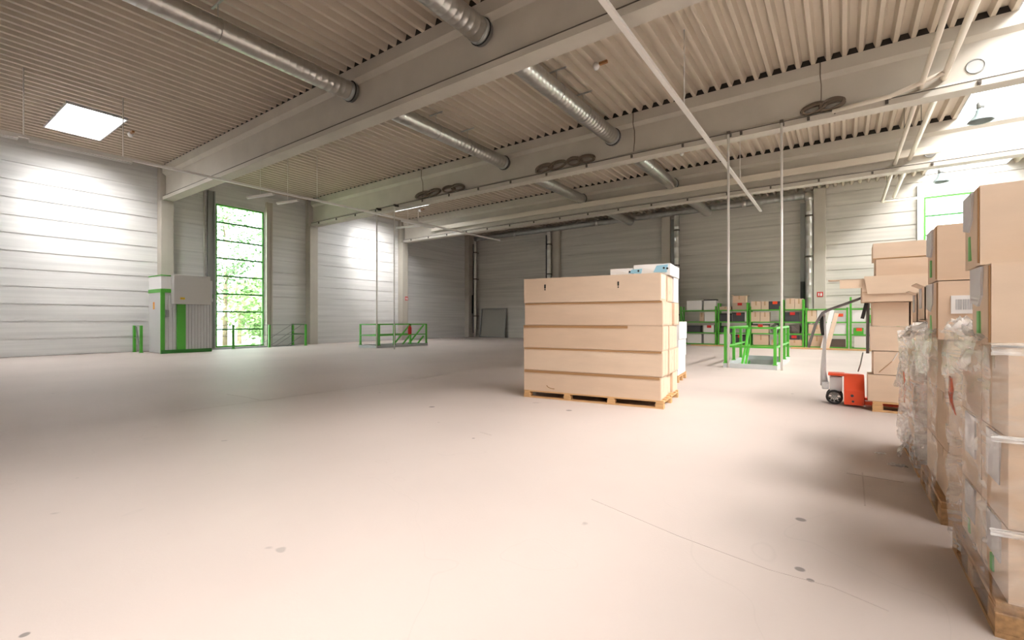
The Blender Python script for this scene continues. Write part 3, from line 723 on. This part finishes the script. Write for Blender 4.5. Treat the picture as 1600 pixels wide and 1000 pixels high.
def crumple(t, name, pts, seed, amp=.05, n=22, m=None):
    # pts: four corners of a loose sheet
    a, b, c_, d = [Vector(p) for p in pts]; vs = []
    for j in range(n + 1):
        for i in range(n + 1):
            u, v = i / n, j / n; p = (a * (1 - u) + b * u) * (1 - v) + (d * (1 - u) + c_ * u) * v
            q = Vector((u * 4 + seed, v * 4, seed)); p += Vector((noise.noise(q), noise.noise(q + Vector((9, 0, 0))), abs(noise.noise(q * 1.7 + Vector((0, 7, 0)))) * 1.2)) * amp
            vs.append(p)
    fs = [(j * (n + 1) + i, j * (n + 1) + i + 1, (j + 1) * (n + 1) + i + 1, (j + 1) * (n + 1) + i) for j in range(n) for i in range(n)]
    return MB().add(vs, fs, True).build(name, m or M['filmthick'], t)

XS = .51
def row_stack(tagname, y0, y1, z_layers, depth=.82, top=None, word='', pal=None):
    cy = (y0 + y1) / 2
    pallet(pal, XS + depth / 2, cy, y1 - y0, depth + .0, .144, R(90), 3, M['wooddark'])
    half = (y1 - y0) / 2
    for k in range(len(z_layers) - 1):
        for j in range(2):
            ya = y0 + j * half + .006; yb = ya + half - .012
            t = carton('carton', 'film wrapped brown carton %s, %s layer, %s half' % (word, ('lowest', 'middle', 'upper')[k], ('nearer', 'farther')[j]), 'film wrapped cartons on the right',
                       XS + depth / 2 + .02, (ya + yb) / 2, z_layers[k], depth - .04, yb - ya, z_layers[k + 1] - z_layers[k] - .003, 0, None, 'box', .006, 'x')
            h = z_layers[k + 1] - z_layers[k]; hw = (depth - .04) / 2; d2 = (yb - ya) / 2
            if tagname == 'a' and k < 2:
                mark(t, 'clear_tape', M['tape'], [(-hw - .008, -d2 * .55, h * .40, -hw - .0005, d2 * .45, h * .97)])
                if k == 0: mark(t, 'green_mark', M['greenmark'], [(-hw - .008, -.01, h * .12, -hw - .0005, .03, h * .36)])
row_stack('a', 2.70, 3.60, [.146, .45, .82, 1.19], word='in the nearest right stack', pal='worn wooden pallet under the nearest film wrapped stack at right')
row_stack('b', 3.98, 4.92, [.146, .45, .82, 1.17], word='in the second right stack', pal='worn wooden pallet under the second film wrapped stack from the camera')
row_stack('c', 5.06, 6.25, [.146, .45, .82, 1.12], word='in the third right stack', pal='worn wooden pallet under the third film wrapped stack from the camera')
TB = [  # x0, y0, y1, z0, h, depth, label
 (.505, 2.75, 3.06, 1.195, .345, .80, 'brown carton under the topmost one on the nearest right stack'),
 (.50, 2.88, 3.20, 1.545, .355, .80, 'topmost big brown carton on the nearest right stack, cut by the frame edge'),
 (.50, 4.02, 4.43, 1.175, .375, .80, 'brown carton with white barcode label on the second right stack'),
 (.50, 4.03, 4.44, 1.555, .36, .80, 'topmost brown carton on the second right stack')]
for i, (x, y0, y1, z, h, dp, lab) in enumerate(TB):
    d = y1 - y0
    t = carton('carton', lab, 'cartons on top of the right stacks', x + dp / 2, (y0 + y1) / 2, z, dp, d, h, R((1.0, -.6, .5, -.4)[i]), CARDS[(1, 1, 0, 2)[i]], 'box', .005, None)
    hw = dp / 2; d2 = d / 2
    mb = MB(); mb.prism([(-d2 * .25, h - .005), (d2 * .97, h - .005), (d2 * .97, h * .55), (d2 * .1, h * .48), (-d2 * .25, h * .62)], 'x', -hw - .010, -hw - .0005); mb.build('clear_tape', M['tape'], t, world=False)
    mark(t, 'green_mark', M['greenmark'], [(-hw - .009, d2 * .02, h * .10, -hw - .0005, d2 * .22, h * .42)])
    mark(t, 'flap_edge', M['cardedge'], [(-hw - .006, -d2 + .004, .01, -hw - .0005, -d2 + .02, h - .01)])
    if i == 2:
        mark(t, 'barcode_label', M['white'], [(-.340, -d2 - .008, .165, -.215, -d2 - .0005, .28)])
        mark(t, 'barcode', M['greymark'], [(-.318 + .008 * q, -d2 - .010, .19, -.318 + .008 * q + (.0055 if q % 3 else .0035), -d2 - .0075, .255) for q in range(10)])
wa = wrap('wrinkled clear film around the nearest right stack', XS, XS + .82, 2.70, 3.60, .10, 1.20, 1.3, front=False)
M['filmclear'] = film_mat('clear_film', .03, .22, (.94, .92, .90))
for (q_, y_, zt, sd) in ((wa, 2.70, 1.20, 31), (None, 3.98, 1.18, 37)):
    if q_: crumple(q_, 'front_sheet', [(XS - .012, y_ - .016, .10), (XS + .83, y_ - .016, .10), (XS + .83, y_ - .016, zt), (XS - .012, y_ - .016, zt)], sd, .010, 40, M['filmclear'])
wb = wrap('wrinkled clear film around the second right stack', XS, XS + .82, 3.98, 4.92, .09, 1.19, 7.7, front=False)
wc = wrap('loose clear film around the third right stack', XS, XS + .82, 5.06, 6.25, .09, 1.14, 4.1, .035, m=M['filmc'])
crumple(wa, 'top_fold', [(XS - .02, 2.72, 1.20), (XS - .04, 3.62, 1.22), (XS + .02, 3.62, 1.30), (XS + .12, 3.15, 1.26)], 2.2, .06)
crumple(wa, 'hanging_fold', [(XS - .035, 2.80, 1.22), (XS - .035, 3.60, 1.24), (XS - .045, 3.60, .98), (XS - .035, 3.0, 1.06)], 21.2, .012)
crumple(wb, 'hanging_fold', [(XS - .035, 4.00, 1.24), (XS - .035, 4.90, 1.18), (XS - .04, 4.9, .85), (XS - .035, 4.2, .95)], 25.2, .012)
crumple(wa, 'edge_band', [(XS - .015, 2.68, 1.155), (XS + .83, 2.68, 1.155), (XS + .83, 2.683, 1.205), (XS - .015, 2.683, 1.205)], 5.1, .008)
crumple(wa, 'edge_band', [(XS - .015, 2.676, .80), (XS + .83, 2.676, .80), (XS + .83, 2.679, .83), (XS - .015, 2.679, .83)], 6.3, .008)
crumple(wa, 'edge_band', [(XS - .015, 2.674, .42), (XS + .83, 2.674, .43), (XS + .83, 2.677, .47), (XS - .015, 2.677, .45)], 6.9, .010)
crumple(wb, 'top_fold', [(XS - .02, 3.98, 1.20), (XS - .03, 4.95, 1.16), (XS + .03, 4.9, 1.22), (XS + .03, 4.1, 1.30)], 8.4, .05)
crumple(wc, 'top_fold', [(XS - .05, 5.05, 1.12), (XS - .05, 6.2, 1.14), (XS + .35, 6.2, 1.34), (XS + .35, 5.05, 1.38)], 3.3, .10)
crumple(wc, 'top_fold', [(XS + .1, 5.3, 1.2), (XS + .1, 6.2, 1.2), (XS + .6, 6.2, 1.46), (XS + .6, 5.3, 1.4)], 9.3, .12)
crumple(wc, 'film_tail', [(XS - .03, 5.3, .30), (XS - .10, 5.45, .05), (XS - .06, 5.62, .04), (XS - .03, 5.7, .30)], 12.1, .04)
crumple(wc, 'film_tail', [(XS - .03, 6.0, .9), (XS - .08, 6.1, .62), (XS - .03, 6.28, .6), (XS - .02, 6.27, .95)], 14.1, .04)
for (tt, pts) in ((wa, [(3.42, .985, .03), (3.40, .93, .05), (3.42, .89, .05), (3.38, .85, .03)]), (wa, [(3.44, .90, .03), (3.36, .83, .05), (3.29, .81, .02)]), (wc, [(5.78, .80, .03), (5.70, .72, .05), (5.66, .62, .06), (5.72, .52, .04)])):
    vs = []
    for (y, z, hw) in pts: vs += [(XS - .036, y - hw, z), (XS - .036, y + hw, z + .01), (XS - .030, y + hw, z + .01), (XS - .030, y - hw, z)]
    fs = []
    for a in range(len(pts) - 1):
        for k in range(4): fs.append((a * 4 + k, a * 4 + (k + 1) % 4, a * 4 + 4 + (k + 1) % 4, a * 4 + 4 + k))
    n_ = (len(pts) - 1) * 4; fs += [(0, 1, 2, 3), (n_, n_ + 3, n_ + 2, n_ + 1)]
    MB().add(vs, fs, True).build('red_patch', M['filmred'], tt)  # curved red patches lying on the film
# open cartons on the third stack
for (y0, y1, z, h, lab) in ((5.12, 5.55, 1.30, .28, 'open brown carton with raised flaps on the third right stack, nearer one'), (5.62, 5.98, 1.28, .26, 'open brown carton on the third right stack, farther one')):
    t = thing('open_carton', lab, 'box', (XS + .25, (y0 + y1) / 2, z), 0, 'open cartons on the third right stack')
    w2, d2 = .2, (y1 - y0) / 2 - .03; k = .008
    mb = MB(); mb.box(-w2, -d2, 0, w2, d2, k); mb.box(-w2, -d2, 0, -w2 + k, d2, h); mb.box(w2 - k, -d2, 0, w2, d2, h); mb.box(-w2, -d2, 0, w2, -d2 + k, h); mb.box(-w2, d2 - k, 0, w2, d2, h); mb.build('body', CARDS[0], t, world=False)
    mb = MB(); mb.bar((-w2 + .004, 0, h), (-w2 - .05, 0, h + .03), d2 * 2, .006, (1, 0, .3)); mb.build('flap', CARDS[1], t, world=False)
    mb = MB(); mb.box(-w2 - .008, -.03, h * .35, -w2 - .0005, d2 * .5, h - .01); mb.build('tape', M['tape'], t, world=False)
    mb = MB(); mb.box(-w2 + .02, -d2 + .02, .01, w2 - .02, d2 - .02, h * .6); mb.build('contents', M['darkgrey'], t, world=False)

# ---- pallet with truck
PX, PY = .95, 8.74
pallet('wooden pallet lifted on the orange pallet truck', PX, PY, 1.2, .8, .144, 0, 3)
DZ = [(.165, .36, .30, .74, CARDS[0]), (.53, .33, .36, .74, CARDS[1]), (.866, .345, .33, .73, CARDS[1]), (1.214, .338, .35, .745, CARDS[0])]
NM = ['lowest', 'second', 'third', 'fourth']
for k, (z, h, xa, xb, m_) in enumerate(DZ):
    z_ = .146 if k == 0 else z; h_ = h + (z - z_) - .002
    t = carton('carton', 'brown carton of the stack on the pallet truck, %s from below, left column' % NM[k], 'cartons on the pallet truck', (xa + xb) / 2, 8.56, z_, xb - xa, .40, h_, R((0, 1, -1.2, .5)[k]), m_, 'box', .004, None)
    if k == 1:
        mb = MB(); mb.bar((.02, -.212, .20), (.075, -.212, .315), .006, .035, (0, 1, 0)); mb.bar((.02, -.212, .2), (.022, -.212, .204), .006, .035, (0, 1, 0)); mb.build('loose_tape', M['tape'], t, world=False)
        mb = MB(); mb.bar((-.13, -.208, .03), (.01, -.208, .19), .006, .02, (0, 1, 0)); mb.build('torn_strip', M['cardedge'], t, world=False)
    carton('carton', 'brown carton of the stack on the pallet truck, %s from below, right column' % NM[k], 'cartons on the pallet truck', 1.0, 8.58, z_, .46, .42, h_, 0, CARDS[(k + 2) % 3], 'box', .004, None)
t = thing('flat_carton', 'wide flattened carton sheet with a side flap lying on the pallet truck stack', 'box', (.85, 8.62, 1.555))
mb = MB(); mb.box(-.62, -.36, .0, .62, .30, .14); b_ = mb.build('lower_tray', CARDS[0], t, world=False, bevel=.006)
mb = MB(); mb.add([(-.60, -.40, .36), (.62, -.40, .37), (.62, -.385, .12), (-.56, -.385, .11), (-.60, -.385, .36), (.62, -.385, .37), (.62, -.37, .12), (-.56, -.37, .11)], [(0, 1, 2, 3), (7, 6, 5, 4), (0, 4, 5, 1), (1, 5, 6, 2), (2, 6, 7, 3), (3, 7, 4, 0)]); mb.build('front_flap', M['cardpale'], t, world=False)
mb = MB(); mb.box(-.62, -.37, .14, .62, .30, .335); mb.build('upper_part', CARDS[1], t, world=False, bevel=.006)
mb = MB(); mb.box(-.88, -.36, .20, -.62, -.34, .33); mb.box(-1.02, -.36, .325, -.62, -.10, .332); mb.build('side_flap', M['cardpale'], t, world=False)
carton('carton', 'wide brown carton below the topmost one on the pallet truck stack', 'cartons on the pallet truck', .92, 8.62, 1.895, 1.06, .54, .265, 0, CARDS[2], 'box', .005, None)
t = carton('carton', 'topmost wide brown carton on the pallet truck stack', 'cartons on the pallet truck', .90, 8.64, 2.163, 1.08, .58, .225, R(-.6), CARDS[1], 'box', .005, None)
mark(t, 'lid_edge', M['cardedge'], [(-.54, -.295, 0, .54, -.2905, .012)])

t = thing('pallet_truck', 'orange red hand pallet truck with a grey tiller under the carton stack', 'pallet truck', (.1, 8.98, 0))
for y in (8.79, 9.17):
    mb = MB(); mb.prism([(.24, .05), (1.32, .05), (1.40, .035), (1.40, .07), (1.32, .10), (.24, .10)], 'y', y - .08, y + .08); f = mb.build('fork', M['orange'], t)
    mb = MB(); mb.cyl((1.2, y - .05, .04), (1.2, y + .05, .04), .038, 14); mb.build('load_roller', M['rubber'], f)
mb = MB()
yn, yc, yf = 8.70, 8.98, 9.26
for (x0, x1) in ((.02, .27),):
    prof = [(yn, .03), (yf, .03), (yf, .25), (yc + .07, .47), (yc - .07, .47), (yn, .25)]
    mb.prism(prof, 'x', x0, x1)
mb.build('bridge', M['orange'], t, bevel=.008)
mb = MB(); mb.box(-.18, 8.84, .44, .03, 9.12, .475); mb.build('head_plate', M['orange'], t, bevel=.006)
mb = MB(); mb.cyl((.12, 8.695, .17), (.12, 8.70, .17), .02, 12); mb.cyl((.13, 8.695, .085), (.13, 8.70, .085), .016, 12); mb.build('bolt', M['darkgrey'], t)
mb = MB(); mb.box(-.16, 8.88, .20, .0, 9.08, .42); mb.cyl((-.08, 8.98, .16), (-.08, 8.98, .44), .05, 16); mb.build('pump', M['greywhite'], t, bevel=.008)
for y in (8.84, 9.10):
    w_ = MB(); w_.tube([(-.10 + .094 * math.cos(a * R(15)), y, .112 + .094 * math.sin(a * R(15))) for a in range(24)], .017, 8, closed=True); wh = w_.build('wheel', M['rubber'], t)
    sp = MB()
    for a in range(8): sp.bar((-.10, y, .112), (-.10 + .09 * math.cos(a * R(45)), y, .112 + .09 * math.sin(a * R(45))), .016, .012, (0, 1, 0))
    sp.cyl((-.10, y - .03, .112), (-.10, y + .03, .112), .022, 12); sp.build('wheel_spokes', M['greysteel'], wh)
mb = MB(); mb.cyl((-.10, 8.80, .112), (-.10, 9.14, .112), .018, 10); mb.box(-.14, 8.93, .09, -.06, 9.03, .22); mb.build('axle', M['greysteel'], t)
mb = MB(); mb.box(-.26, 8.88, .22, -.17, 9.08, .33); mb.cyl((-.22, 8.86, .27), (-.22, 9.10, .27), .045, 14); mb.build('tiller_base', M['greywhite'], t, bevel=.008)
tl = MB().tube([(-.23, 8.98, .27), (-.245, 8.975, .5), (-.235, 8.97, .78), (-.225, 8.96, 1.0), (-.235, 8.95, 1.38)], [.055, .038, .026, .023, .022], 12).build('tiller', M['greywhite'], t)
MB().tube([(-.27, 8.93, 1.36), (-.265, 8.935, 1.2), (-.25, 8.94, 1.06)], [.026, .026, .02], 10).build('grip_cover', M['rubber'], tl)
hd = MB().tube([(-.44, 8.9, .86), (-.40, 8.9, 1.02), (-.34, 8.9, 1.24), (-.29, 8.9, 1.34), (-.25, 8.9, 1.41), (-.17, 8.9, 1.46), (.0, 8.9, 1.53), (.14, 8.9, 1.59), (.30, 8.9, 1.66), (.315, 8.9, 1.60), (.315, 8.9, 1.45), (.31, 8.9, 1.1), (.31, 8.9, .80)], .021, 10).build('handle_loop', mat('grey_rubberised', (.20, .195, .20), .5), t)
mb = MB(); mb.bar((.30, 8.88, 1.58), (.245, 8.88, 1.32), .03, .045); mb.build('release_lever', M['darkgrey'], hd)
mb = MB(); mb.bar((-.235, 8.95, 1.38), (-.245, 8.9, 1.41), .05); mb.build('bracket', M['greywhite'], hd)
mb = MB(); mb.tube([(.20, 9.1, .50), (.23, 9.1, .62), (.26, 9.1, .8)], .01, 6); mb.build('control_rod', M['greysteel'], t)

t.location.y -= .13
# ------------------------------------------------------------------ racks
Y0, Y1 = 25.0, 25.6
def rack(x0, x1, shelves, ztop, label):
    t = thing('shelf_rack', label, 'rack', (x0, Y0, 0), 0, 'green shelf racks')
    for x in (x0 + .04, x1 - .04):
        for y in (Y0 + .04, Y1 - .04):
            mb = MB(); mb.box(x - .035, y - .035, 0, x + .035, y + .035, ztop); mb.build('post', M['green'], t)
    for z in shelves:
        mb = MB(); mb.box(x0 + .01, Y0, z - .05, x1 - .01, Y1, z); mb.build('shelf', M['green'], t, bevel=.004)
    for x in (x0 + .04, x1 - .04):
        mb = MB(); mb.bar((x, Y0 + .07, .3), (x, Y1 - .07, 1.0), .03); mb.bar((x, Y1 - .07, 1.0), (x, Y0 + .07, ztop - .2), .03); mb.build('side_brace', M['greendark'], t)
SH = [.10, .67, 1.22, 1.80]
rack(-6.95, -5.16, SH, 2.0, 'green shelf rack holding mostly white boxes, leftmost of the row')
rack(-5.12, -3.72, SH, 2.15, 'green shelf rack with dark crates and an open brown carton on top')
rack(-3.68, -2.34, SH, 1.95, 'green shelf rack behind the stair cage with stacked tan cartons')
rack(-2.30, -1.42, SH, 2.25, 'narrow green shelf rack behind the white cable pole')
rack(-1.38, .22, SH, 1.85, 'green shelf rack right of the thick downpipe, with tan cartons')
rack(.26, 1.95, SH, 2.3, 'green shelf rack behind the pallet truck handle')
def put(name, x0, x1, z, h, m, label, cat='box', dp=.5, lid=None, tab=None, y=None, amp=.004):
    yf = (y if y else Y0 + .04)
    t = thing(name, label, cat, ((x0 + x1) / 2, yf + dp / 2, z + .002), 0, 'goods on the green racks')
    NB[0] += 1; w = x1 - x0
    me = bulged(w, dp, h, amp, 2, NB[0]); me.materials.append(m); o = bpy.data.objects.new('body', me); COL.objects.link(o); o.parent = t
    if lid: mark(t, 'lid', lid, [(-w / 2 - .01, -dp / 2 - .01, h - .05, w / 2 + .01, dp / 2 - .0, h + .004)])
    if tab: mark(t, 'tag_label', tab, [(-.08, -dp / 2 - .02, h - .13, .12, -dp / 2 - .008, h + .0)])
    if m in CARDS or m is M['cardpale']: mark(t, 'tape', M['browntape'], [(-.03, -dp / 2 - .006, h * .5, .03, -dp / 2 - .0005, h)])
    return t
W_, D_, T_, P_ = M['white'], M['darkgrey'], CARDS[1], M['cardpale']
o_ = M['orange']
# top shelf
put('white_box', -6.62, -5.88, 1.8, .50, W_, 'white box on the top shelf at the left end of the racks')
put('white_box', -5.78, -5.2, 1.8, .54, W_, 'white box with a black lid edge on the top shelf', lid=M['black'])
put('low_tray', -5.02, -4.5, 1.8, .16, T_, 'low brown tray of small parts on the top shelf')
put('grey_carton', -4.44, -3.80, 1.8, .34, mat('grey_card', (.45, .36, .28), .8), 'grey brown carton with a red tag under the open carton', tab=M['red'])
t = put('open_top_carton', -4.42, -3.84, 2.146, .34, CARDS[2], 'brown open carton topmost on the racks')
mb = MB(); mb.bar((-.29, 0, .34), (-.36, 0, .40), .5, .008, (1, 0, 0)); mb.bar((.29, 0, .34), (.38, 0, .36), .5, .008, (1, 0, 0)); mb.build('flap', P_, t, world=False)
put('tan_carton', -3.60, -3.18, 1.8, .40, T_, 'tan carton on the top shelf, left one of a pair')
put('pale_carton', -3.16, -2.86, 1.8, .39, P_, 'pale carton on the top shelf, right one of a pair')
put('dark_crate', -2.84, -2.38, 1.8, .38, D_, 'dark grey crate with a red tag on the top shelf', 'crate', tab=o_)
put('tan_carton', -2.14, -1.80, 1.8, .50, T_, 'tan carton on the narrow rack top beside the downpipe, left one')
put('pale_carton', -1.78, -1.47, 1.8, .48, P_, 'pale carton on the narrow rack top beside the downpipe, right one')
# second shelf from the top
put('orange_carton', -5.98, -5.78, 1.22, .46, CARDS[2], 'narrow orange brown carton on the leftmost rack beside a white box')
put('white_box', -5.75, -5.22, 1.22, .50, W_, 'white box on the upper middle shelf of the leftmost rack')
put('dark_crate', -5.0, -4.55, 1.22, .40, D_, 'dark crate on the left of the upper middle shelf of the second rack', 'crate', lid=M['black'])
put('dark_crate', -4.44, -3.90, 1.22, .44, D_, 'dark crate with a red tag next to a white sheet', 'crate', lid=M['black'], tab=M['red'])
put('white_sheet', -3.88, -3.78, 1.22, .46, W_, 'narrow white folder standing beside a dark crate', 'folder')
put('tan_carton', -3.62, -3.22, 1.22, .46, T_, 'tan carton on the upper middle shelf behind the stair cage, left one')
put('pale_carton', -3.20, -2.82, 1.22, .45, P_, 'pale carton on the upper middle shelf behind the stair cage, right one')
t = thing('crumpled_bag', 'crumpled grey plastic bag on the rack behind the stair cage', 'bag', (-2.55, 25.25, .69), 0)
crumple_m = mat('grey_foil', (.30, .29, .27), .35)
bm = bmesh.new(); bmesh.ops.create_icosphere(bm, subdivisions=4, radius=1)
for v in bm.verts:
    n_ = noise.noise(v.co * 2.3) * .25 + abs(noise.noise(v.co * 5)) * .2
    v.co = Vector((v.co.x * .22, v.co.y * .22, (v.co.z + .85) * .22)) * (1 + n_); v.co.z = max(v.co.z, 0)
me = bpy.data.meshes.new('bag'); bm.to_mesh(me); bm.free(); me.materials.append(crumple_m); o = bpy.data.objects.new('bag_body', me); COL.objects.link(o); o.parent = t
mb = MB(); mb.tube([(.0, 0, .40), (.02, 0, .47)], [.05, .08], 10); mb.build('bag_neck', crumple_m, t, world=False)
put('dark_crate', -2.18, -1.62, 1.22, .44, D_, 'dark crate with a red tag on the narrow rack', 'crate', tab=M['red'])
put('tan_carton', -1.30, -.95, 1.22, .52, T_, 'tan carton on the upper middle shelf right of the downpipe')
put('white_box', -.93, -.66, 1.22, .54, W_, 'narrow white box right of a tan carton beside the downpipe')
put('grey_roll', -.35, .18, 1.22, .36, M['greywhite'], 'light grey package with an orange tag on the rack right of the downpipe', 'package', tab=o_)
put('white_box', .36, .80, 1.22, .50, W_, 'white box on the upper middle shelf behind the truck handle', tab=None)
put('green_crate', .88, 1.5, 1.22, .3, M['green'], 'green crate on the rack behind the pallet truck', 'crate')
# lower middle
put('white_box', -5.78, -5.30, .67, .36, W_, 'small white box with a red dot on the leftmost rack', tab=M['red'])
put('dark_crate', -6.6, -5.95, .67, .34, D_, 'dark crate in the shadow of the leftmost rack, lower middle shelf', 'crate')
put('dark_crate', -4.95, -4.5, .67, .32, D_, 'low dark crate on the lower middle shelf of the second rack', 'crate', lid=M['black'])
put('tan_carton', -3.58, -2.86, .67, .42, T_, 'wide tan carton with dark lid and red tag behind the stair cage', lid=M['black'], tab=M['red'])
put('dark_bag', -2.05, -1.6, .67, .40, mat('dark_brown_bag', (.10, .08, .07), .6), 'rounded dark bag on the lower middle shelf of the narrow rack', 'bag', amp=.06)
put('tan_carton', -1.25, -.62, .67, .42, CARDS[0], 'wide orange tan carton on the lower middle shelf right of the downpipe')
put('white_box', -.40, .15, .67, .46, W_, 'white box on the lower middle shelf left of the truck handle')
put('green_bin', .4, .75, .67, .28, M['green'], 'green bin with an orange tag on the rack behind the truck handle', 'bin', tab=o_)
# bottom
put('white_box', -6.6, -5.9, .10, .46, W_, 'white box on the bottom shelf at the left end of the racks')
put('white_box', -5.78, -5.22, .10, .49, W_, 'white box on the bottom shelf of the leftmost rack, right one')
put('white_box', -5.03, -4.52, .10, .48, W_, 'white box on the bottom shelf of the second rack')
put('dark_crate', -4.35, -3.86, .10, .46, D_, 'dark crate with a red tag on the bottom shelf behind the stair cage', 'crate', lid=M['black'], tab=M['red'])
put('tan_carton', -3.5, -2.86, .10, .48, T_, 'tan carton on the bottom shelf behind the stair cage')
put('small_carton', -2.74, -2.58, .10, .26, P_, 'small carton on the bottom shelf behind the stair cage')
put('dark_crate', -2.05, -1.62, .385, .2, D_, 'dark crate with a red tag on top of an orange carton', 'crate', tab=M['red'])
put('orange_carton', -2.1, -1.5, .10, .28, CARDS[2], 'orange brown carton on the bottom shelf of the narrow rack')
put('tan_carton', -1.25, -.62, .10, .48, CARDS[0], 'wide orange tan carton on the bottom shelf right of the downpipe')
put('dark_box', -.50, .12, .10, .34, mat('dark_brown_box', (.12, .09, .075), .7), 'dark brown box on the bottom shelf left of the truck handle')
put('white_box', .42, 1.05, .10, .5, W_, 'large white box on the bottom shelf behind the pallet truck')
# sheets leaning against the racks
for k, (x, lab, m_) in enumerate(((-.78, 'white board leaning on the rack right of the downpipe', W_), (-.62, 'pale wooden board leaning on the rack right of the downpipe', P_))):
    t = thing('leaning_board', lab, 'board', (x, 24.8, 0)); mb = MB(); mb.bar((x + .06, 24.72 - .05 * k, .0), (x + .42, 24.96, 1.75 - .15 * k), .16, .02, (0, 1, 0)); mb.build('board', m_, t)
mb = MB(); mb.box(-6.3, 24.55, 0, -2.2, 24.95, .05); tag(mb.build('floor_plank', M['wood']), 'low wooden plank lying on the floor along the left racks', 'plank')
mb = MB(); mb.box(-1.9, 24.4, 0, 1.9, 24.95, .05); tag(mb.build('floor_plank', M['wood']), 'low wooden plank lying on the floor along the right racks', 'plank')

# scraps on the floor
def scrap(name, label, cat, x, y, s, m, seed):
    t = thing(name, label, cat, (x, y, 0)); crumple(t, 'sheet', [(x - s, y - s * .6, .004), (x + s, y - s * .5, .004), (x + s * .8, y + s * .6, .004), (x - s * .9, y + s * .5, .004)], seed, s * .3, 10, m)
scrap('paper_scrap', 'white paper scrap on the shaded floor beside the wrapped stacks', 'scrap', .30, 5.75, .045, M['white'], 3)
scrap('film_scrap', 'scrap of clear film on the floor by the third wrapped stack', 'scrap', .40, 5.35, .07, M['filmthick'], 8)

# ------------------------------------------------------------------ outside the windows
mb = MB(); mb.box(-75, -30, -.6, XL - .4, 60, -.5); struct('ground', mb, M['grass'])
mb = MB(); mb.box(XL - .3, YF + .4, -.6, 40, 70, -.5); struct('ground_yard', mb, mat('yard_paving', (.5, .49, .47), .9, 0, .1, 1))
def tree(x, y, h, r, n, label, leafm, seed, low=.25, size=.16):
    rnd = random.Random(seed); t = thing('tree', label, 'tree', (x, y, -.5), 0, 'trees outside the tall window')
    tr = MB(); tr.tube([(x, y, -.5), (x + .1, y, h * .4), (x - .05, y + .1, h * .75), (x, y, h)], [.16, .12, .07, .02], 8)
    tips = []
    for k in range(16):
        z = h * (low + .6 * rnd.random()); a = rnd.random() * 6.28; L = r * (.5 + .6 * rnd.random())
        e = (x + L * math.cos(a), y + L * math.sin(a), z + L * .5); tr.tube([(x, y, z), ((x + e[0]) / 2, (y + e[1]) / 2, z + L * .3), e], [.05, .03, .012], 5); tips.append(Vector(e)); tips.append(Vector(((x + e[0]) / 2, (y + e[1]) / 2, z + L * .3)))
    tr.build('trunk', M['bark'], t)
    lf = MB()
    for k in range(n):
        c = rnd.choice(tips) + Vector((rnd.gauss(0, .42), rnd.gauss(0, .42), rnd.gauss(0, .38)))
        s = size * (.6 + .8 * rnd.random()); u = Vector((rnd.gauss(0, 1), rnd.gauss(0, 1), rnd.gauss(0, .6))).normalized(); v = u.cross(Vector((rnd.gauss(0, 1), rnd.gauss(0, 1), rnd.gauss(0, 1)))).normalized()
        lf.add([c - u * s, c + v * s * .5, c + u * s, c - v * s * .5], [(0, 1, 2, 3)])
    lf.build('foliage', leafm, t)
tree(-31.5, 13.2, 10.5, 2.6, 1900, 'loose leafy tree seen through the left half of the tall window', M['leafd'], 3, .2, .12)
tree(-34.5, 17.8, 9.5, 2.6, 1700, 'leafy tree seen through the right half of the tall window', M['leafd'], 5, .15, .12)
tree(-30.0, 14.8, 3.2, 1.5, 1800, 'low bush tree at the foot of the tall window view', M['leafb'], 8, .05)
tree(-37.0, 16.5, 5.0, 2.6, 2200, 'green tree in the middle distance outside the tall window', M['leaf'], 9, .05, .2)
tree(-40.0, 21.5, 5.5, 3.0, 2200, 'farthest green tree outside the tall window', M['leafb'], 12, .05, .2)

# ------------------------------------------------------------------ camera, world
w = bpy.data.worlds.new('sky'); SC.world = w; w.use_nodes = True
bg = w.node_tree.nodes['Background']; bg.inputs[0].default_value = (.90, .96, 1, 1); bg.inputs[1].default_value = 9.0
sun = bpy.data.lights.new('hazy_sun', 'SUN'); sun.energy = 84; sun.angle = R(50); sun.color = (1, .955, .92)
so = bpy.data.objects.new('hazy_sun', sun); COL.objects.link(so); so.location = (30, 0, 30)
so.rotation_euler = Vector((-1, .24, -.74)).to_track_quat('-Z', 'Y').to_euler()
cam = bpy.data.cameras.new('camera'); co = bpy.data.objects.new('camera', cam); COL.objects.link(co)
co.location = (0, 0, 1.3); co.rotation_euler = (R(90), 0, R(35.48)); cam.sensor_width = 36; cam.lens = 36 * 724 / 1600; cam.clip_end = 300
SC.camera = co
vs = SC.view_settings
vs.view_transform = 'Standard'; vs.look = 'None'; vs.gamma = 1; vs.exposure = 0.18
try: vs.use_curve_mapping = False
except Exception: pass
